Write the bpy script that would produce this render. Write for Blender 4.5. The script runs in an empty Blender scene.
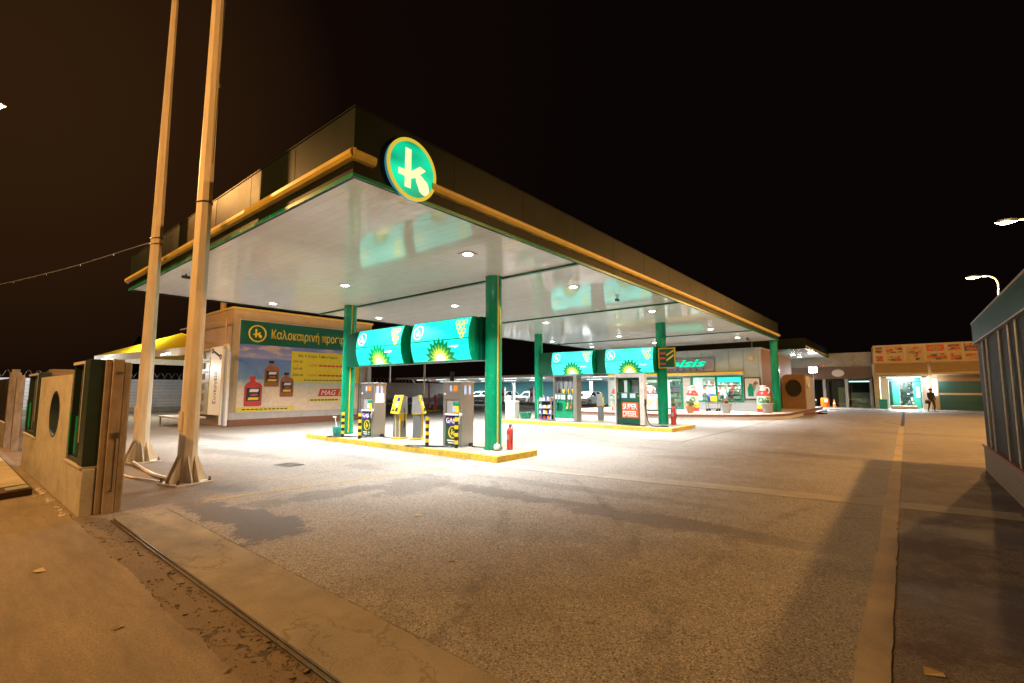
import bpy, bmesh, math, random
from mathutils import Vector, Matrix
random.seed(7)
PI = math.pi
S = bpy.context.scene
C = S.collection
R = math.radians

# ------------------------------------------------------------------ materials
def nd(nt, t, x=0, y=0, **kw):
    n = nt.nodes.new(t); n.location = (x, y)
    for k, v in kw.items(): setattr(n, k, v)
    return n

def mat(name, col, rough=.5, metal=0., var=.12, scale=6., bump=0., bscale=60., emit=None, es=0., stretch=(1, 1, 1), spec=.5, coat=0., dirt=0., dcol=(.06, .045, .03)):
    m = bpy.data.materials.new(name); m.use_nodes = True
    nt = m.node_tree; p = nt.nodes['Principled BSDF']
    p.inputs['Metallic'].default_value = metal
    p.inputs['Specular IOR Level'].default_value = spec
    p.inputs['Coat Weight'].default_value = coat
    tc = nd(nt, 'ShaderNodeTexCoord'); mp = nd(nt, 'ShaderNodeMapping'); mp.inputs['Scale'].default_value = stretch
    nt.links.new(tc.outputs['Object'], mp.inputs[0])
    nz = nd(nt, 'ShaderNodeTexNoise'); nz.inputs['Scale'].default_value = scale; nz.inputs['Detail'].default_value = 6
    nz.inputs['Roughness'].default_value = .62
    nt.links.new(mp.outputs[0], nz.inputs['Vector'])
    cr = nd(nt, 'ShaderNodeValToRGB')
    cr.color_ramp.elements[0].position = .3; cr.color_ramp.elements[1].position = .7
    cr.color_ramp.elements[0].color = (*[max(0, c*(1-var)) for c in col], 1)
    cr.color_ramp.elements[1].color = (*[min(1, c*(1+var)) for c in col], 1)
    nt.links.new(nz.outputs['Fac'], cr.inputs[0])
    out = cr.outputs[0]
    if dirt > 0:
        n2 = nd(nt, 'ShaderNodeTexNoise'); n2.inputs['Scale'].default_value = scale*.35; n2.inputs['Detail'].default_value = 8
        n2.inputs['Roughness'].default_value = .7
        nt.links.new(mp.outputs[0], n2.inputs['Vector'])
        mr = nd(nt, 'ShaderNodeMapRange'); mr.inputs[1].default_value = .5; mr.inputs[2].default_value = .72; mr.inputs[4].default_value = dirt
        nt.links.new(n2.outputs['Fac'], mr.inputs[0])
        mx = nd(nt, 'ShaderNodeMixRGB'); mx.inputs[2].default_value = (*dcol, 1)
        nt.links.new(mr.outputs[0], mx.inputs[0]); nt.links.new(out, mx.inputs[1]); out = mx.outputs[0]
    nt.links.new(out, p.inputs['Base Color'])
    rr = nd(nt, 'ShaderNodeMapRange'); rr.inputs[3].default_value = max(.02, rough*.8); rr.inputs[4].default_value = min(1, rough*1.25)
    nt.links.new(nz.outputs['Fac'], rr.inputs[0]); nt.links.new(rr.outputs[0], p.inputs['Roughness'])
    if bump:
        nb = nd(nt, 'ShaderNodeTexNoise'); nb.inputs['Scale'].default_value = bscale; nb.inputs['Detail'].default_value = 4
        nt.links.new(mp.outputs[0], nb.inputs['Vector'])
        b = nd(nt, 'ShaderNodeBump'); b.inputs['Strength'].default_value = bump; b.inputs['Distance'].default_value = .02
        nt.links.new(nb.outputs['Fac'], b.inputs['Height']); nt.links.new(b.outputs[0], p.inputs['Normal'])
    if emit:
        p.inputs['Emission Color'].default_value = (*emit, 1); p.inputs['Emission Strength'].default_value = es
    return m

def glass_mat(name, tint=(.8, .95, .92), rough=.02, mixf=.12):
    m = bpy.data.materials.new(name); m.use_nodes = True
    nt = m.node_tree; nt.nodes.clear()
    o = nd(nt, 'ShaderNodeOutputMaterial'); t = nd(nt, 'ShaderNodeBsdfTransparent'); t.inputs[0].default_value = (*tint, 1)
    g = nd(nt, 'ShaderNodeBsdfGlossy'); g.inputs['Roughness'].default_value = rough
    f = nd(nt, 'ShaderNodeFresnel'); f.inputs[0].default_value = 1.45
    a = nd(nt, 'ShaderNodeMath', operation='ADD'); a.inputs[1].default_value = mixf*.3
    x = nd(nt, 'ShaderNodeMixShader')
    nt.links.new(f.outputs[0], a.inputs[0]); nt.links.new(a.outputs[0], x.inputs[0])
    nt.links.new(t.outputs[0], x.inputs[1]); nt.links.new(g.outputs[0], x.inputs[2]); nt.links.new(x.outputs[0], o.inputs[0])
    return m

M = {}
M['white'] = mat('white paint', (.72, .72, .70), .4, var=.06)
M['offwhite'] = mat('off white render', (.52, .50, .46), .7, var=.08, dirt=.25, bump=.15)
M['green'] = mat('green paint', (.0, .26, .12), .25, var=.14, scale=5, coat=.25, stretch=(1, 1, .4), dirt=.28, dcol=(.05, .16, .10))
M['dgreen'] = mat('dark green panel', (.002, .085, .042), .3, var=.12, scale=2)
M['fascia'] = mat('dark fascia panel', (.008, .013, .008), .45, var=.3, scale=1.2, spec=.10, bump=.04, bscale=1.4)
M['fascia_reflection'] = mat('fascia with painted reflection', (.075, .058, .02), .35, var=.4, scale=1.5, spec=.15, bump=.05, bscale=2.)
M['trim'] = mat('yellow trim', (.60, .44, .08), .38, var=.15, scale=3)
M['stripe'] = mat('yellow stripe paint', (.75, .50, .02), .4)
M['yellow'] = mat('yellow paint', (.80, .58, .02), .4, var=.1)
M['kerby'] = mat('worn yellow kerb paint', (.72, .55, .07), .6, var=.25, scale=9, dirt=.6, dcol=(.25, .22, .16))
M['black'] = mat('black paint', (.012, .012, .012), .45, var=.2)
M['rubber'] = mat('black rubber', (.01, .01, .01), .6)
M['steel'] = mat('brushed steel', (.46, .44, .41), .34, .85, var=.12, scale=4, stretch=(14, 14, .6))
M['galv'] = mat('galvanised steel', (.45, .45, .44), .45, .7, var=.2, scale=9)
M['grey'] = mat('grey plastic', (.17, .18, .19), .5, var=.1)
M['mgrey'] = mat('mid grey plastic', (.30, .31, .32), .5, var=.1)
M['red'] = mat('red paint', (.55, .05, .04), .3, var=.1)
M['orange'] = mat('orange plastic', (.85, .20, .01), .45)
M['purple'] = mat('purple badge', (.05, .02, .30), .4, var=.05)
M['bluew'] = mat('pale blue sticker', (.45, .55, .85), .4, var=.05)
M['concr'] = mat('concrete', (.30, .285, .255), .8, var=.15, scale=4, dirt=.4, bump=.3)
M['wallc'] = mat('rough plaster', (.58, .55, .49), .85, var=.12, scale=5, dirt=.35, bump=.5, bscale=30)
M['wood'] = mat('weathered boarding', (.33, .23, .13), .7, var=.25, scale=4, stretch=(6, 6, .5), dirt=.5, bump=.2)
M['polep'] = mat('pole paint', (.74, .63, .46), .42, var=.15, scale=3, stretch=(3, 3, .35), dirt=.45, dcol=(.28, .16, .07))
M['brick'] = mat('brown tile', (.22, .085, .04), .6, var=.2, scale=14)
M['terra'] = mat('terracotta', (.42, .17, .07), .7, var=.15)
M['leaf'] = mat('leaf', (.05, .12, .03), .6, var=.4, scale=20)
M['brown'] = mat('brown cladding', (.26, .155, .075), .55, var=.12, scale=3, dirt=.2)
M['shopw'] = mat('grey green cladding', (.40, .44, .40), .5, var=.06, scale=2)
M['shopl'] = mat('pale cladding', (.56, .56, .56), .5, var=.06, scale=2)
M['tan'] = mat('tan cladding', (.46, .33, .18), .55, var=.1, scale=2, dirt=.15)
M['grayp'] = mat('dark grey cladding', (.030, .029, .023), .7, var=.4, scale=2, spec=.12, dirt=.25, bump=.15, bscale=9)
M['hutg'] = mat('green band paint', (.012, .055, .034), .6, spec=.15, var=.2, scale=2, dirt=.2)
M['teal'] = mat('teal paint', (.01, .22, .18), .5, var=.15)
M['tealw'] = mat('teal wall', (.06, .22, .26), .6, var=.12)
M['beige'] = mat('beige awning', (.55, .42, .22), .8, var=.12, scale=3)
M['dark'] = mat('dark interior', (.02, .02, .02), .6)
M['asph'] = mat('dark slot', (.015, .013, .011), .8)
M['carw'] = mat('white car paint', (.75, .75, .75), .2, coat=.6, var=.03)
M['card'] = mat('dark car paint', (.02, .05, .06), .2, coat=.6, var=.05)
M['cglass'] = mat('dark glass', (.012, .02, .022), .08, var=.1)
M['tyre'] = mat('tyre', (.012, .012, .012), .8)
M['skin'] = mat('skin', (.45, .26, .17), .55)
M['cloth'] = mat('dark cloth', (.040, .036, .034), .9)
M['hair'] = mat('hair', (.01, .008, .006), .7)
M['paper'] = mat('white paper', (.78, .78, .76), .6, var=.04)
M['txtw'] = mat('white lettering', (.80, .80, .80), .5, var=.02)
M['txty'] = mat('yellow lettering', (.80, .55, .02), .5, var=.03)
M['txtk'] = mat('black lettering', (.012, .012, .015), .5, var=.02)
M['txtr'] = mat('red lettering', (.60, .05, .01), .5, var=.02)
M['bgreen'] = mat('banner green', (.006, .105, .06), .45, var=.08)
M['byel'] = mat('banner yellow', (.78, .60, .02), .5, var=.05)
M['amber'] = mat('amber oil bottle', (.30, .10, .025), .35, var=.2)
M['rust'] = mat('rusty beige paint', (.40, .31, .22), .65, var=.25, scale=7, stretch=(1, 1, .5), dirt=.65, dcol=(.10, .06, .035), bump=.25, bscale=40)
M['rail'] = mat('worn steel rail', (.17, .15, .13), .38, .8, var=.35, scale=14)
M['screen'] = mat('display', (.05, .06, .05), .2, emit=(.8, .85, 1.), es=.9)
M['hoardk'] = mat('printed dark', (.05, .045, .04), .5)
M['hoardr'] = mat('printed orange red', (.55, .07, .02), .5)
M['hutg2'] = mat('dark green frame', (.02, .042, .036), .45, var=.15)
M['tent'] = mat('yellow fabric', (.85, .55, .015), .7, var=.1, emit=None)
def cloth_mat(name, c, tr):
    m = mat(name, c, .7, var=.08); nt = m.node_tree; p = nt.nodes['Principled BSDF']; o = nt.nodes['Material Output']
    t = nd(nt, 'ShaderNodeBsdfTranslucent'); nt.links.new(p.inputs['Base Color'].links[0].from_socket, t.inputs[0])
    x = nd(nt, 'ShaderNodeMixShader'); x.inputs[0].default_value = tr
    nt.links.new(p.outputs[0], x.inputs[1]); nt.links.new(t.outputs[0], x.inputs[2]); nt.links.new(x.outputs[0], o.inputs['Surface'])
    return m
M['tent'] = cloth_mat('thin yellow fabric', (.90, .60, .02), .55)
M['tentw'] = mat('white fabric', (.75, .70, .60), .8, var=.08)
# lit surfaces (lamps, backlit signs)
def emis(name, col, s, var=0., base=None, rough=.25):
    m = bpy.data.materials.new(name); m.use_nodes = True; nt = m.node_tree
    p = nt.nodes['Principled BSDF']; p.inputs['Base Color'].default_value = (*(base or [c*.5 for c in col]), 1)
    p.inputs['Roughness'].default_value = rough
    p.inputs['Emission Color'].default_value = (*col, 1); p.inputs['Emission Strength'].default_value = s
    if var:   # tubes behind the panel make uneven light
        tc = nd(nt, 'ShaderNodeTexCoord'); mp = nd(nt, 'ShaderNodeMapping'); mp.inputs['Scale'].default_value = (.8, .8, 2.2)
        nz = nd(nt, 'ShaderNodeTexNoise'); nz.inputs['Scale'].default_value = 1.3; nz.inputs['Detail'].default_value = 1
        mr = nd(nt, 'ShaderNodeMapRange'); mr.inputs[1].default_value = .3; mr.inputs[2].default_value = .7
        mr.inputs[3].default_value = s*(1-var); mr.inputs[4].default_value = s*(1+var)
        nt.links.new(tc.outputs['Object'], mp.inputs[0]); nt.links.new(mp.outputs[0], nz.inputs['Vector'])
        nt.links.new(nz.outputs['Fac'], mr.inputs[0]); nt.links.new(mr.outputs[0], p.inputs['Emission Strength'])
    return m
M['e_teal'] = emis('backlit teal face', (.0, .88, .68), 1.4, .2, (.0, .10, .07), .55)
M['e_tealb'] = emis('brighter backlit teal face', (.06, .92, .78), 1.5, .4, (.0, .10, .07), .55)
M['e_white'] = emis('backlit white', (.95, 1., .92), 1.15)
M['e_yel'] = emis('backlit yellow', (.85, .80, .10), 1.1)
M['e_pyel'] = emis('backlit pale yellow', (.90, .90, .45), 1.1)
M['e_lgr'] = emis('backlit light green', (.14, .50, .05), 1.0)
M['e_dgr'] = emis('backlit dark green', (.0, .26, .08), .95)
M['e_lens'] = emis('downlight lens', (1., .98, .94), 40.)
M['e_tube'] = emis('fluorescent tube', (.92, 1., 1.), 5.)
M['e_flood'] = emis('floodlight lens', (.95, .97, 1.), 60.)
M['e_sod'] = emis('sodium lamp lens', (1., .74, .40), 90.)
M['e_green'] = emis('green edge light', (.02, .50, .10), .16)
M['e_let'] = emis('lit teal letters', (.0, .72, .42), 1.0)
M['e_logo'] = emis('backlit logo green', (.0, .56, .28), 1.1, .6)
M['e_cream'] = emis('backlit cream', (1., .92, .52), 1.0)
M['e_ringy'] = emis('backlit ring yellow', (.72, .56, .05), .8)
M['e_blue'] = emis('blue edge glow', (.05, .38, .50), .5)
M['e_window'] = emis('lit window', (1., .62, .25), 1.2)
M['e_redl'] = emis('red pilot lamp', (1., .05, .03), 1.5)
M['e_panel'] = emis('lit cream sign panel', (.85, .62, .36), .55)
M['e_wash'] = emis('light box', (.85, .95, 1.), 3.)
M['glass'] = glass_mat('window glass')

def slat_mat(name, col, axis, period, rough, dark=.75, bump=.4, metal=0., var=.08, coat=0., dirt=0.):
    """panels laid side by side: fine grooves every `period` along an object axis"""
    m = mat(name, col, rough, metal, var, 3., coat=coat, dirt=dirt); nt = m.node_tree; p = nt.nodes['Principled BSDF']
    tc = nd(nt, 'ShaderNodeTexCoord'); sp = nd(nt, 'ShaderNodeSeparateXYZ'); nt.links.new(tc.outputs['Object'], sp.inputs[0])
    dv = nd(nt, 'ShaderNodeMath', operation='DIVIDE'); dv.inputs[1].default_value = period
    nt.links.new(sp.outputs['XYZ'.index(axis)], dv.inputs[0])
    fr = nd(nt, 'ShaderNodeMath', operation='FRACT'); nt.links.new(dv.outputs[0], fr.inputs[0])
    fl = nd(nt, 'ShaderNodeMath', operation='FLOOR'); nt.links.new(dv.outputs[0], fl.inputs[0])
    cr = nd(nt, 'ShaderNodeValToRGB'); e = cr.color_ramp.elements
    e[0].position = 0; e[0].color = (0, 0, 0, 1); e[1].position = .10; e[1].color = (1, 1, 1, 1)
    e2 = cr.color_ramp.elements.new(.93); e2.color = (1, 1, 1, 1); e3 = cr.color_ramp.elements.new(1.); e3.color = (0, 0, 0, 1)
    nt.links.new(fr.outputs[0], cr.inputs[0])
    mr = nd(nt, 'ShaderNodeMapRange'); mr.inputs[3].default_value = dark; nt.links.new(cr.outputs[0], mr.inputs[0])
    wn = nd(nt, 'ShaderNodeTexWhiteNoise', noise_dimensions='1D'); nt.links.new(fl.outputs[0], wn.inputs['W'])
    m2 = nd(nt, 'ShaderNodeMapRange'); m2.inputs[3].default_value = 1-var; m2.inputs[4].default_value = 1.
    nt.links.new(wn.outputs[0], m2.inputs[0])
    mm = nd(nt, 'ShaderNodeMath', operation='MULTIPLY'); nt.links.new(mr.outputs[0], mm.inputs[0]); nt.links.new(m2.outputs[0], mm.inputs[1])
    src = p.inputs['Base Color'].links[0].from_socket
    mx = nd(nt, 'ShaderNodeMixRGB', blend_type='MULTIPLY'); mx.inputs[0].default_value = 1
    nt.links.new(src, mx.inputs[1]); nt.links.new(mm.outputs[0], mx.inputs[2]); nt.links.new(mx.outputs[0], p.inputs['Base Color'])
    # each panel bends a little on its own
    nz = nd(nt, 'ShaderNodeTexNoise'); nz.inputs['Scale'].default_value = .9; nz.inputs['Detail'].default_value = 1
    cb = nd(nt, 'ShaderNodeCombineXYZ'); nt.links.new(tc.outputs['Object'], nz.inputs['Vector'])
    a1 = nd(nt, 'ShaderNodeMath', operation='MULTIPLY'); a1.inputs[1].default_value = .5; nt.links.new(nz.outputs['Fac'], a1.inputs[0])
    a2 = nd(nt, 'ShaderNodeMath', operation='ADD'); nt.links.new(cr.outputs[0], a2.inputs[0]); nt.links.new(a1.outputs[0], a2.inputs[1])
    b = nd(nt, 'ShaderNodeBump'); b.inputs['Strength'].default_value = bump; b.inputs['Distance'].default_value = period*.06
    nt.links.new(a2.outputs[0], b.inputs['Height']); nt.links.new(b.outputs[0], p.inputs['Normal'])
    return m
M['soffit'] = slat_mat('white soffit boards', (.94, .94, .935), 'Y', .2, .07, .90, .14, var=.05)
M['corr'] = slat_mat('corrugated fence sheet', (.55, .55, .58), 'Z', .25, .45, .45, .8, dirt=.2)
M['corrd'] = slat_mat('grey corrugated fence sheet', (.48, .48, .50), 'Z', .25, .45, .40, .8, dirt=.3)
M['shut'] = slat_mat('teal roller shutter', (.006, .10, .085), 'Z', .12, .45, .6, .6)
M['plinth'] = slat_mat('tiled plinth', (.25, .18, .11), 'Z', .085, .7, .55, .6, dirt=.3)
M['brickc'] = slat_mat('brick column', (.33, .24, .16), 'Z', .09, .8, .55, .5, dirt=.3)
M['metalw'] = slat_mat('vertical panel cladding', (.45, .42, .38), 'X', .9, .5, .7, .3)
M['shopv'] = slat_mat('shop panel cladding', (.40, .45, .41), 'X', .9, .45, .75, .3)
M['roofp'] = slat_mat('white roof sheet', (.62, .64, .64), 'X', .4, .45, .75, .4)

# ------------------------------------------------------------------ mesh helpers
class B:
    def __init__(s): s.bm = bmesh.new(); s.mi = 0
    def _t(s, n0):
        s.bm.faces.ensure_lookup_table()
        for f in list(s.bm.faces)[n0:]: f.material_index = s.mi
    def box(s, x0, x1, y0, y1, z0, z1, bev=0.):
        n0 = len(s.bm.faces)
        t = bmesh.new()
        bmesh.ops.create_cube(t, size=1, matrix=Matrix.Translation(((x0+x1)/2, (y0+y1)/2, (z0+z1)/2)) @ Matrix.Diagonal((abs(x1-x0), abs(y1-y0), abs(z1-z0), 1)))
        if bev: bmesh.ops.bevel(t, geom=list(t.edges), offset=bev, segments=2, affect='EDGES', profile=.5)
        s._merge(t); s._t(n0); return s
    def _merge(s, t, mx=None):
        me = bpy.data.meshes.new('t'); t.to_mesh(me); t.free()
        if mx is not None: me.transform(mx)
        s.bm.from_mesh(me); bpy.data.meshes.remove(me)
    def cyl(s, p0, p1, r0, r1=None, seg=16, cap=True):
        n0 = len(s.bm.faces); r1 = r0 if r1 is None else r1
        p0, p1 = Vector(p0), Vector(p1); d = p1-p0
        t = bmesh.new()
        bmesh.ops.create_cone(t, cap_ends=cap, segments=seg, radius1=r0, radius2=r1, depth=d.length)
        q = Vector((0, 0, 1)).rotation_difference(d).to_matrix().to_4x4()
        s._merge(t, Matrix.Translation((p0+p1)/2) @ q); s._t(n0); return s
    def prism(s, pts, y0, y1):
        """polygon in x-z, extruded from y0 to y1"""
        n0 = len(s.bm.faces)
        a = [s.bm.verts.new((x, y0, z)) for x, z in pts]; b = [s.bm.verts.new((x, y1, z)) for x, z in pts]
        n = len(pts)
        f = [s.bm.faces.new(a), s.bm.faces.new(b[::-1])]
        for i in range(n): f.append(s.bm.faces.new((a[i], b[i], b[(i+1) % n], a[(i+1) % n])))
        bmesh.ops.recalc_face_normals(s.bm, faces=f); s._t(n0); return s
    def slab(s, pts, z0, z1):
        """polygon in x-y, extruded from z0 to z1"""
        n0 = len(s.bm.faces)
        a = [s.bm.verts.new((x, y, z0)) for x, y in pts]; b = [s.bm.verts.new((x, y, z1)) for x, y in pts]
        n = len(pts)
        f = [s.bm.faces.new(a[::-1]), s.bm.faces.new(b)]
        for i in range(n): f.append(s.bm.faces.new((a[i], a[(i+1) % n], b[(i+1) % n], b[i])))
        bmesh.ops.recalc_face_normals(s.bm, faces=f); s._t(n0); return s
    def sidep(s, pts, x0, x1):
        """polygon in y-z, extruded from x0 to x1"""
        n0 = len(s.bm.faces)
        a = [s.bm.verts.new((x0, y, z)) for y, z in pts]; b = [s.bm.verts.new((x1, y, z)) for y, z in pts]
        n = len(pts)
        f = [s.bm.faces.new(a), s.bm.faces.new(b[::-1])]
        for i in range(n): f.append(s.bm.faces.new((a[i], b[i], b[(i+1) % n], a[(i+1) % n])))
        bmesh.ops.recalc_face_normals(s.bm, faces=f); s._t(n0); return s
    def quad(s, *p):
        n0 = len(s.bm.faces); s.bm.faces.new([s.bm.verts.new(q) for q in p]); s._t(n0); return s
    def lathe(s, prof, loc=(0, 0, 0), seg=20):
        n0 = len(s.bm.faces); rings = []
        for r, z in prof:
            rings.append([s.bm.verts.new((loc[0]+r*math.cos(2*PI*i/seg), loc[1]+r*math.sin(2*PI*i/seg), loc[2]+z)) for i in range(seg)])
        f = []
        for a, b in zip(rings, rings[1:]):
            for i in range(seg): f.append(s.bm.faces.new((a[i], a[(i+1) % seg], b[(i+1) % seg], b[i])))
        f.append(s.bm.faces.new(rings[0][::-1])); f.append(s.bm.faces.new(rings[-1]))
        s._t(n0); return s
    def tube(s, pts, r, seg=8):
        n0 = len(s.bm.faces)
        P = [Vector(p) for p in pts]; rings = []
        for i, p in enumerate(P):
            d = (P[min(i+1, len(P)-1)]-P[max(i-1, 0)]).normalized()
            u = d.cross(Vector((0, 0, 1)))
            if u.length < .05: u = d.cross(Vector((0, 1, 0)))
            u.normalize(); v = d.cross(u)
            rings.append([s.bm.verts.new(p+u*r*math.cos(2*PI*k/seg)+v*r*math.sin(2*PI*k/seg)) for k in range(seg)])
        for a, b in zip(rings, rings[1:]):
            for k in range(seg): s.bm.faces.new((a[k], a[(k+1) % seg], b[(k+1) % seg], b[k]))
        s.bm.faces.new(rings[0][::-1]); s.bm.faces.new(rings[-1]); s._t(n0); return s
    def ring(s, cx, cz, ro, ri, y0, y1, seg=40):
        n0 = len(s.bm.faces)
        def c(r, y): return [s.bm.verts.new((cx+r*math.cos(2*PI*i/seg), y, cz+r*math.sin(2*PI*i/seg))) for i in range(seg)]
        A, Bq, D, E = c(ro, y0), c(ri, y0), c(ro, y1), c(ri, y1); f = []
        for i in range(seg):
            j = (i+1) % seg
            f += [s.bm.faces.new((A[i], A[j], Bq[j], Bq[i])), s.bm.faces.new((D[i], E[i], E[j], D[j])), s.bm.faces.new((A[i], D[i], D[j], A[j])), s.bm.faces.new((Bq[i], Bq[j], E[j], E[i]))]
        bmesh.ops.recalc_face_normals(s.bm, faces=f); s._t(n0); return s
    def out(s, name, mats, parent=None, smooth=False, loc=None, rotz=0):
        me = bpy.data.meshes.new(name); s.bm.normal_update(); s.bm.to_mesh(me); s.bm.free()
        for m in (mats if isinstance(mats, (list, tuple)) else [mats]): me.materials.append(M[m] if isinstance(m, str) else m)
        if smooth:
            for p in me.polygons: p.use_smooth = True
            me.set_sharp_from_angle(angle=R(38))
        o = bpy.data.objects.new(name, me); C.objects.link(o)
        if parent is not None: o.parent = parent
        if loc is not None: o.location = loc
        o.rotation_euler.z = rotz
        return o

def tag(o, label, cat, group=None, kind=None):
    o['label'] = label; o['category'] = cat
    if group: o['group'] = group
    if kind: o['kind'] = kind
    return o
def thing(name, label, cat, loc=(0, 0, 0), rotz=0, group=None):
    o = bpy.data.objects.new(name, None); C.objects.link(o); o.empty_display_size = .2
    o.location = loc; o.rotation_euler.z = rotz
    return tag(o, label, cat, group)
def struct(o): o['kind'] = 'structure'; return o
def copy_tree(o, parent=None):
    c = o.copy(); C.objects.link(c)
    if parent is not None: c.parent = parent
    for ch in list(o.children): copy_tree(ch, c)
    return c

def text(name, s, mt, parent, x, y, z, w=None, h=None, align='L', ext=.006, shear=0., rot=0., bold=0.):
    """lettering standing in the x-z plane facing -y; (x,z) lower left (or centre) of the text; scaled to width w / height h"""
    cu = bpy.data.curves.new('t', 'FONT'); cu.body = s; cu.size = 1; cu.shear = shear; cu.offset = bold; cu.resolution_u = 3
    ob = bpy.data.objects.new('t', cu); me = bpy.data.meshes.new_from_object(ob)
    bpy.data.objects.remove(ob); bpy.data.curves.remove(cu)
    xs = [v.co.x for v in me.vertices]; ys = [v.co.y for v in me.vertices]
    x0, x1, y0, y1 = min(xs), max(xs), min(ys), max(ys)
    if h is None: sx = sy = w/(x1-x0)
    elif w is None: sx = sy = h/(y1-y0)
    else: sx, sy = w/(x1-x0), h/(y1-y0)
    ox = x0 if align == 'L' else (x0+x1)/2; oz = y0 if align == 'L' else (y0+y1)/2
    bm = bmesh.new(); bm.from_mesh(me); bpy.data.meshes.remove(me)
    cr, sr = math.cos(rot), math.sin(rot)
    for v in bm.verts:
        a, b = (v.co.x-ox)*sx, (v.co.y-oz)*sy
        v.co = (x+a*cr-b*sr, y, z+a*sr+b*cr)
    geo = bmesh.ops.extrude_face_region(bm, geom=list(bm.faces))
    for v in geo['geom']:
        if isinstance(v, bmesh.types.BMVert): v.co.y -= ext
    bmesh.ops.recalc_face_normals(bm, faces=list(bm.faces))
    b = B(); b.bm.free(); b.bm = bm
    return b.out(name, mt, parent)

def catmull(pts, n=8):
    P = [Vector(p) for p in pts]; P = [P[0]*2-P[1]]+P+[P[-1]*2-P[-2]]; o = []
    for i in range(1, len(P)-2):
        for k in range(n):
            t = k/n; a, b, c, d = P[i-1:i+3]
            o.append(.5*((2*b)+(c-a)*t+(2*a-5*b+4*c-d)*t*t+(3*b-a-3*c+d)*t**3))
    o.append(P[-2]); return o

# the k emblem in unit-circle coordinates
def k_shapes():
    leaf = []
    cx, cz, a = .43, -.33, R(-52)
    for i in range(20):
        t = 2*PI*i/20; u = .38*math.cos(t); v = .26*math.sin(t)*(1 if u > 0 else .8)
        leaf.append((cx+u*math.cos(a)-v*math.sin(a), cz+u*math.sin(a)+v*math.cos(a)))
    return [[(-.33, -.60), (-.07, -.60), (-.07, .76), (-.33, .76)],
            [(-.60, -.24), (-.33, -.24), (-.33, -.03), (-.60, -.03)],
            [(-.07, -.26), (.12, -.16), (.58, .22), (.32, .30), (-.07, 0.)], leaf]
def k_emblem(b, cx, cz, r, y0, y1):
    for k, s in enumerate(k_shapes()): b.prism([(cx+u*r, cz+v*r) for u, v in s], y0-.0006*k, y1)
    return b

# ------------------------------------------------------------------ world, camera, render settings
w = bpy.data.worlds.new('World'); S.world = w; w.use_nodes = True; nt = w.node_tree; nt.nodes.clear()
wo = nd(nt, 'ShaderNodeOutputWorld'); bg = nd(nt, 'ShaderNodeBackground'); sky = nd(nt, 'ShaderNodeTexSky')
sky.sky_type = 'NISHITA'; sky.sun_disc = False; sky.sun_elevation = R(-9); sky.sun_rotation = R(120)
bg.inputs['Strength'].default_value = .05
# town glow: sodium light scattered in the night air, stronger low down and to the left of the station
tc = nd(nt, 'ShaderNodeTexCoord'); dp = nd(nt, 'ShaderNodeVectorMath', operation='DOT_PRODUCT'); dp.inputs[1].default_value = Vector((-.92, .02, .42)).normalized()
nt.links.new(tc.outputs['Generated'], dp.inputs[0])
gr = nd(nt, 'ShaderNodeValToRGB'); e = gr.color_ramp.elements
e[0].position = .62; e[0].color = (.0028, .0014, .0012, 1); e[1].position = 1.; e[1].color = (.028, .0115, .0036, 1)
e2 = e.new(.90); e2.color = (.0052, .0022, .0014, 1)
nt.links.new(dp.outputs['Value'], gr.inputs[0])
bg2 = nd(nt, 'ShaderNodeBackground'); nt.links.new(gr.outputs[0], bg2.inputs[0]); bg2.inputs[1].default_value = 1.
ad = nd(nt, 'ShaderNodeAddShader'); nt.links.new(sky.outputs[0], bg.inputs[0])
nt.links.new(bg.outputs[0], ad.inputs[0]); nt.links.new(bg2.outputs[0], ad.inputs[1]); nt.links.new(ad.outputs[0], wo.inputs[0])

cd = bpy.data.cameras.new('camera'); cam = bpy.data.objects.new('camera', cd); C.objects.link(cam); S.camera = cam
cam.location = (0, 0, 1.7); cd.sensor_width = 36; cd.lens = 474.3/1024*36; cd.clip_end = 2000; cd.clip_start = .05
cam.rotation_euler = (R(90+5.79), 0, R(39.56))
S.view_settings.view_transform = 'Standard'; S.view_settings.look = 'None'; S.view_settings.exposure = 0; S.view_settings.gamma = 1
S.render.engine = 'CYCLES'
S.cycles.max_bounces = 7; S.cycles.diffuse_bounces = 4; S.cycles.glossy_bounces = 4; S.cycles.transparent_max_bounces = 12
S.cycles.sample_clamp_indirect = 6; S.cycles.caustics_reflective = False; S.cycles.caustics_refractive = False
S.cycles.use_denoising = True

LK = 1.0
def lamp(kind, loc, power, col, size=.3, rot=(0, 0, 0), spread=None, cone=None, blend=.3):
    l = bpy.data.lights.new('lamp', kind); l.energy = power*LK; l.color = col
    if kind == 'AREA':
        l.shape = 'DISK'; l.size = size
        if spread: l.spread = spread
    else:
        l.shadow_soft_size = size
        if kind == 'SPOT': l.spot_size = cone; l.spot_blend = blend
    o = bpy.data.objects.new('lamp_light', l); C.objects.link(o); o.location = loc; o.rotation_euler = rot
    return o
SOD = (1., .49, .14)

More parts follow.
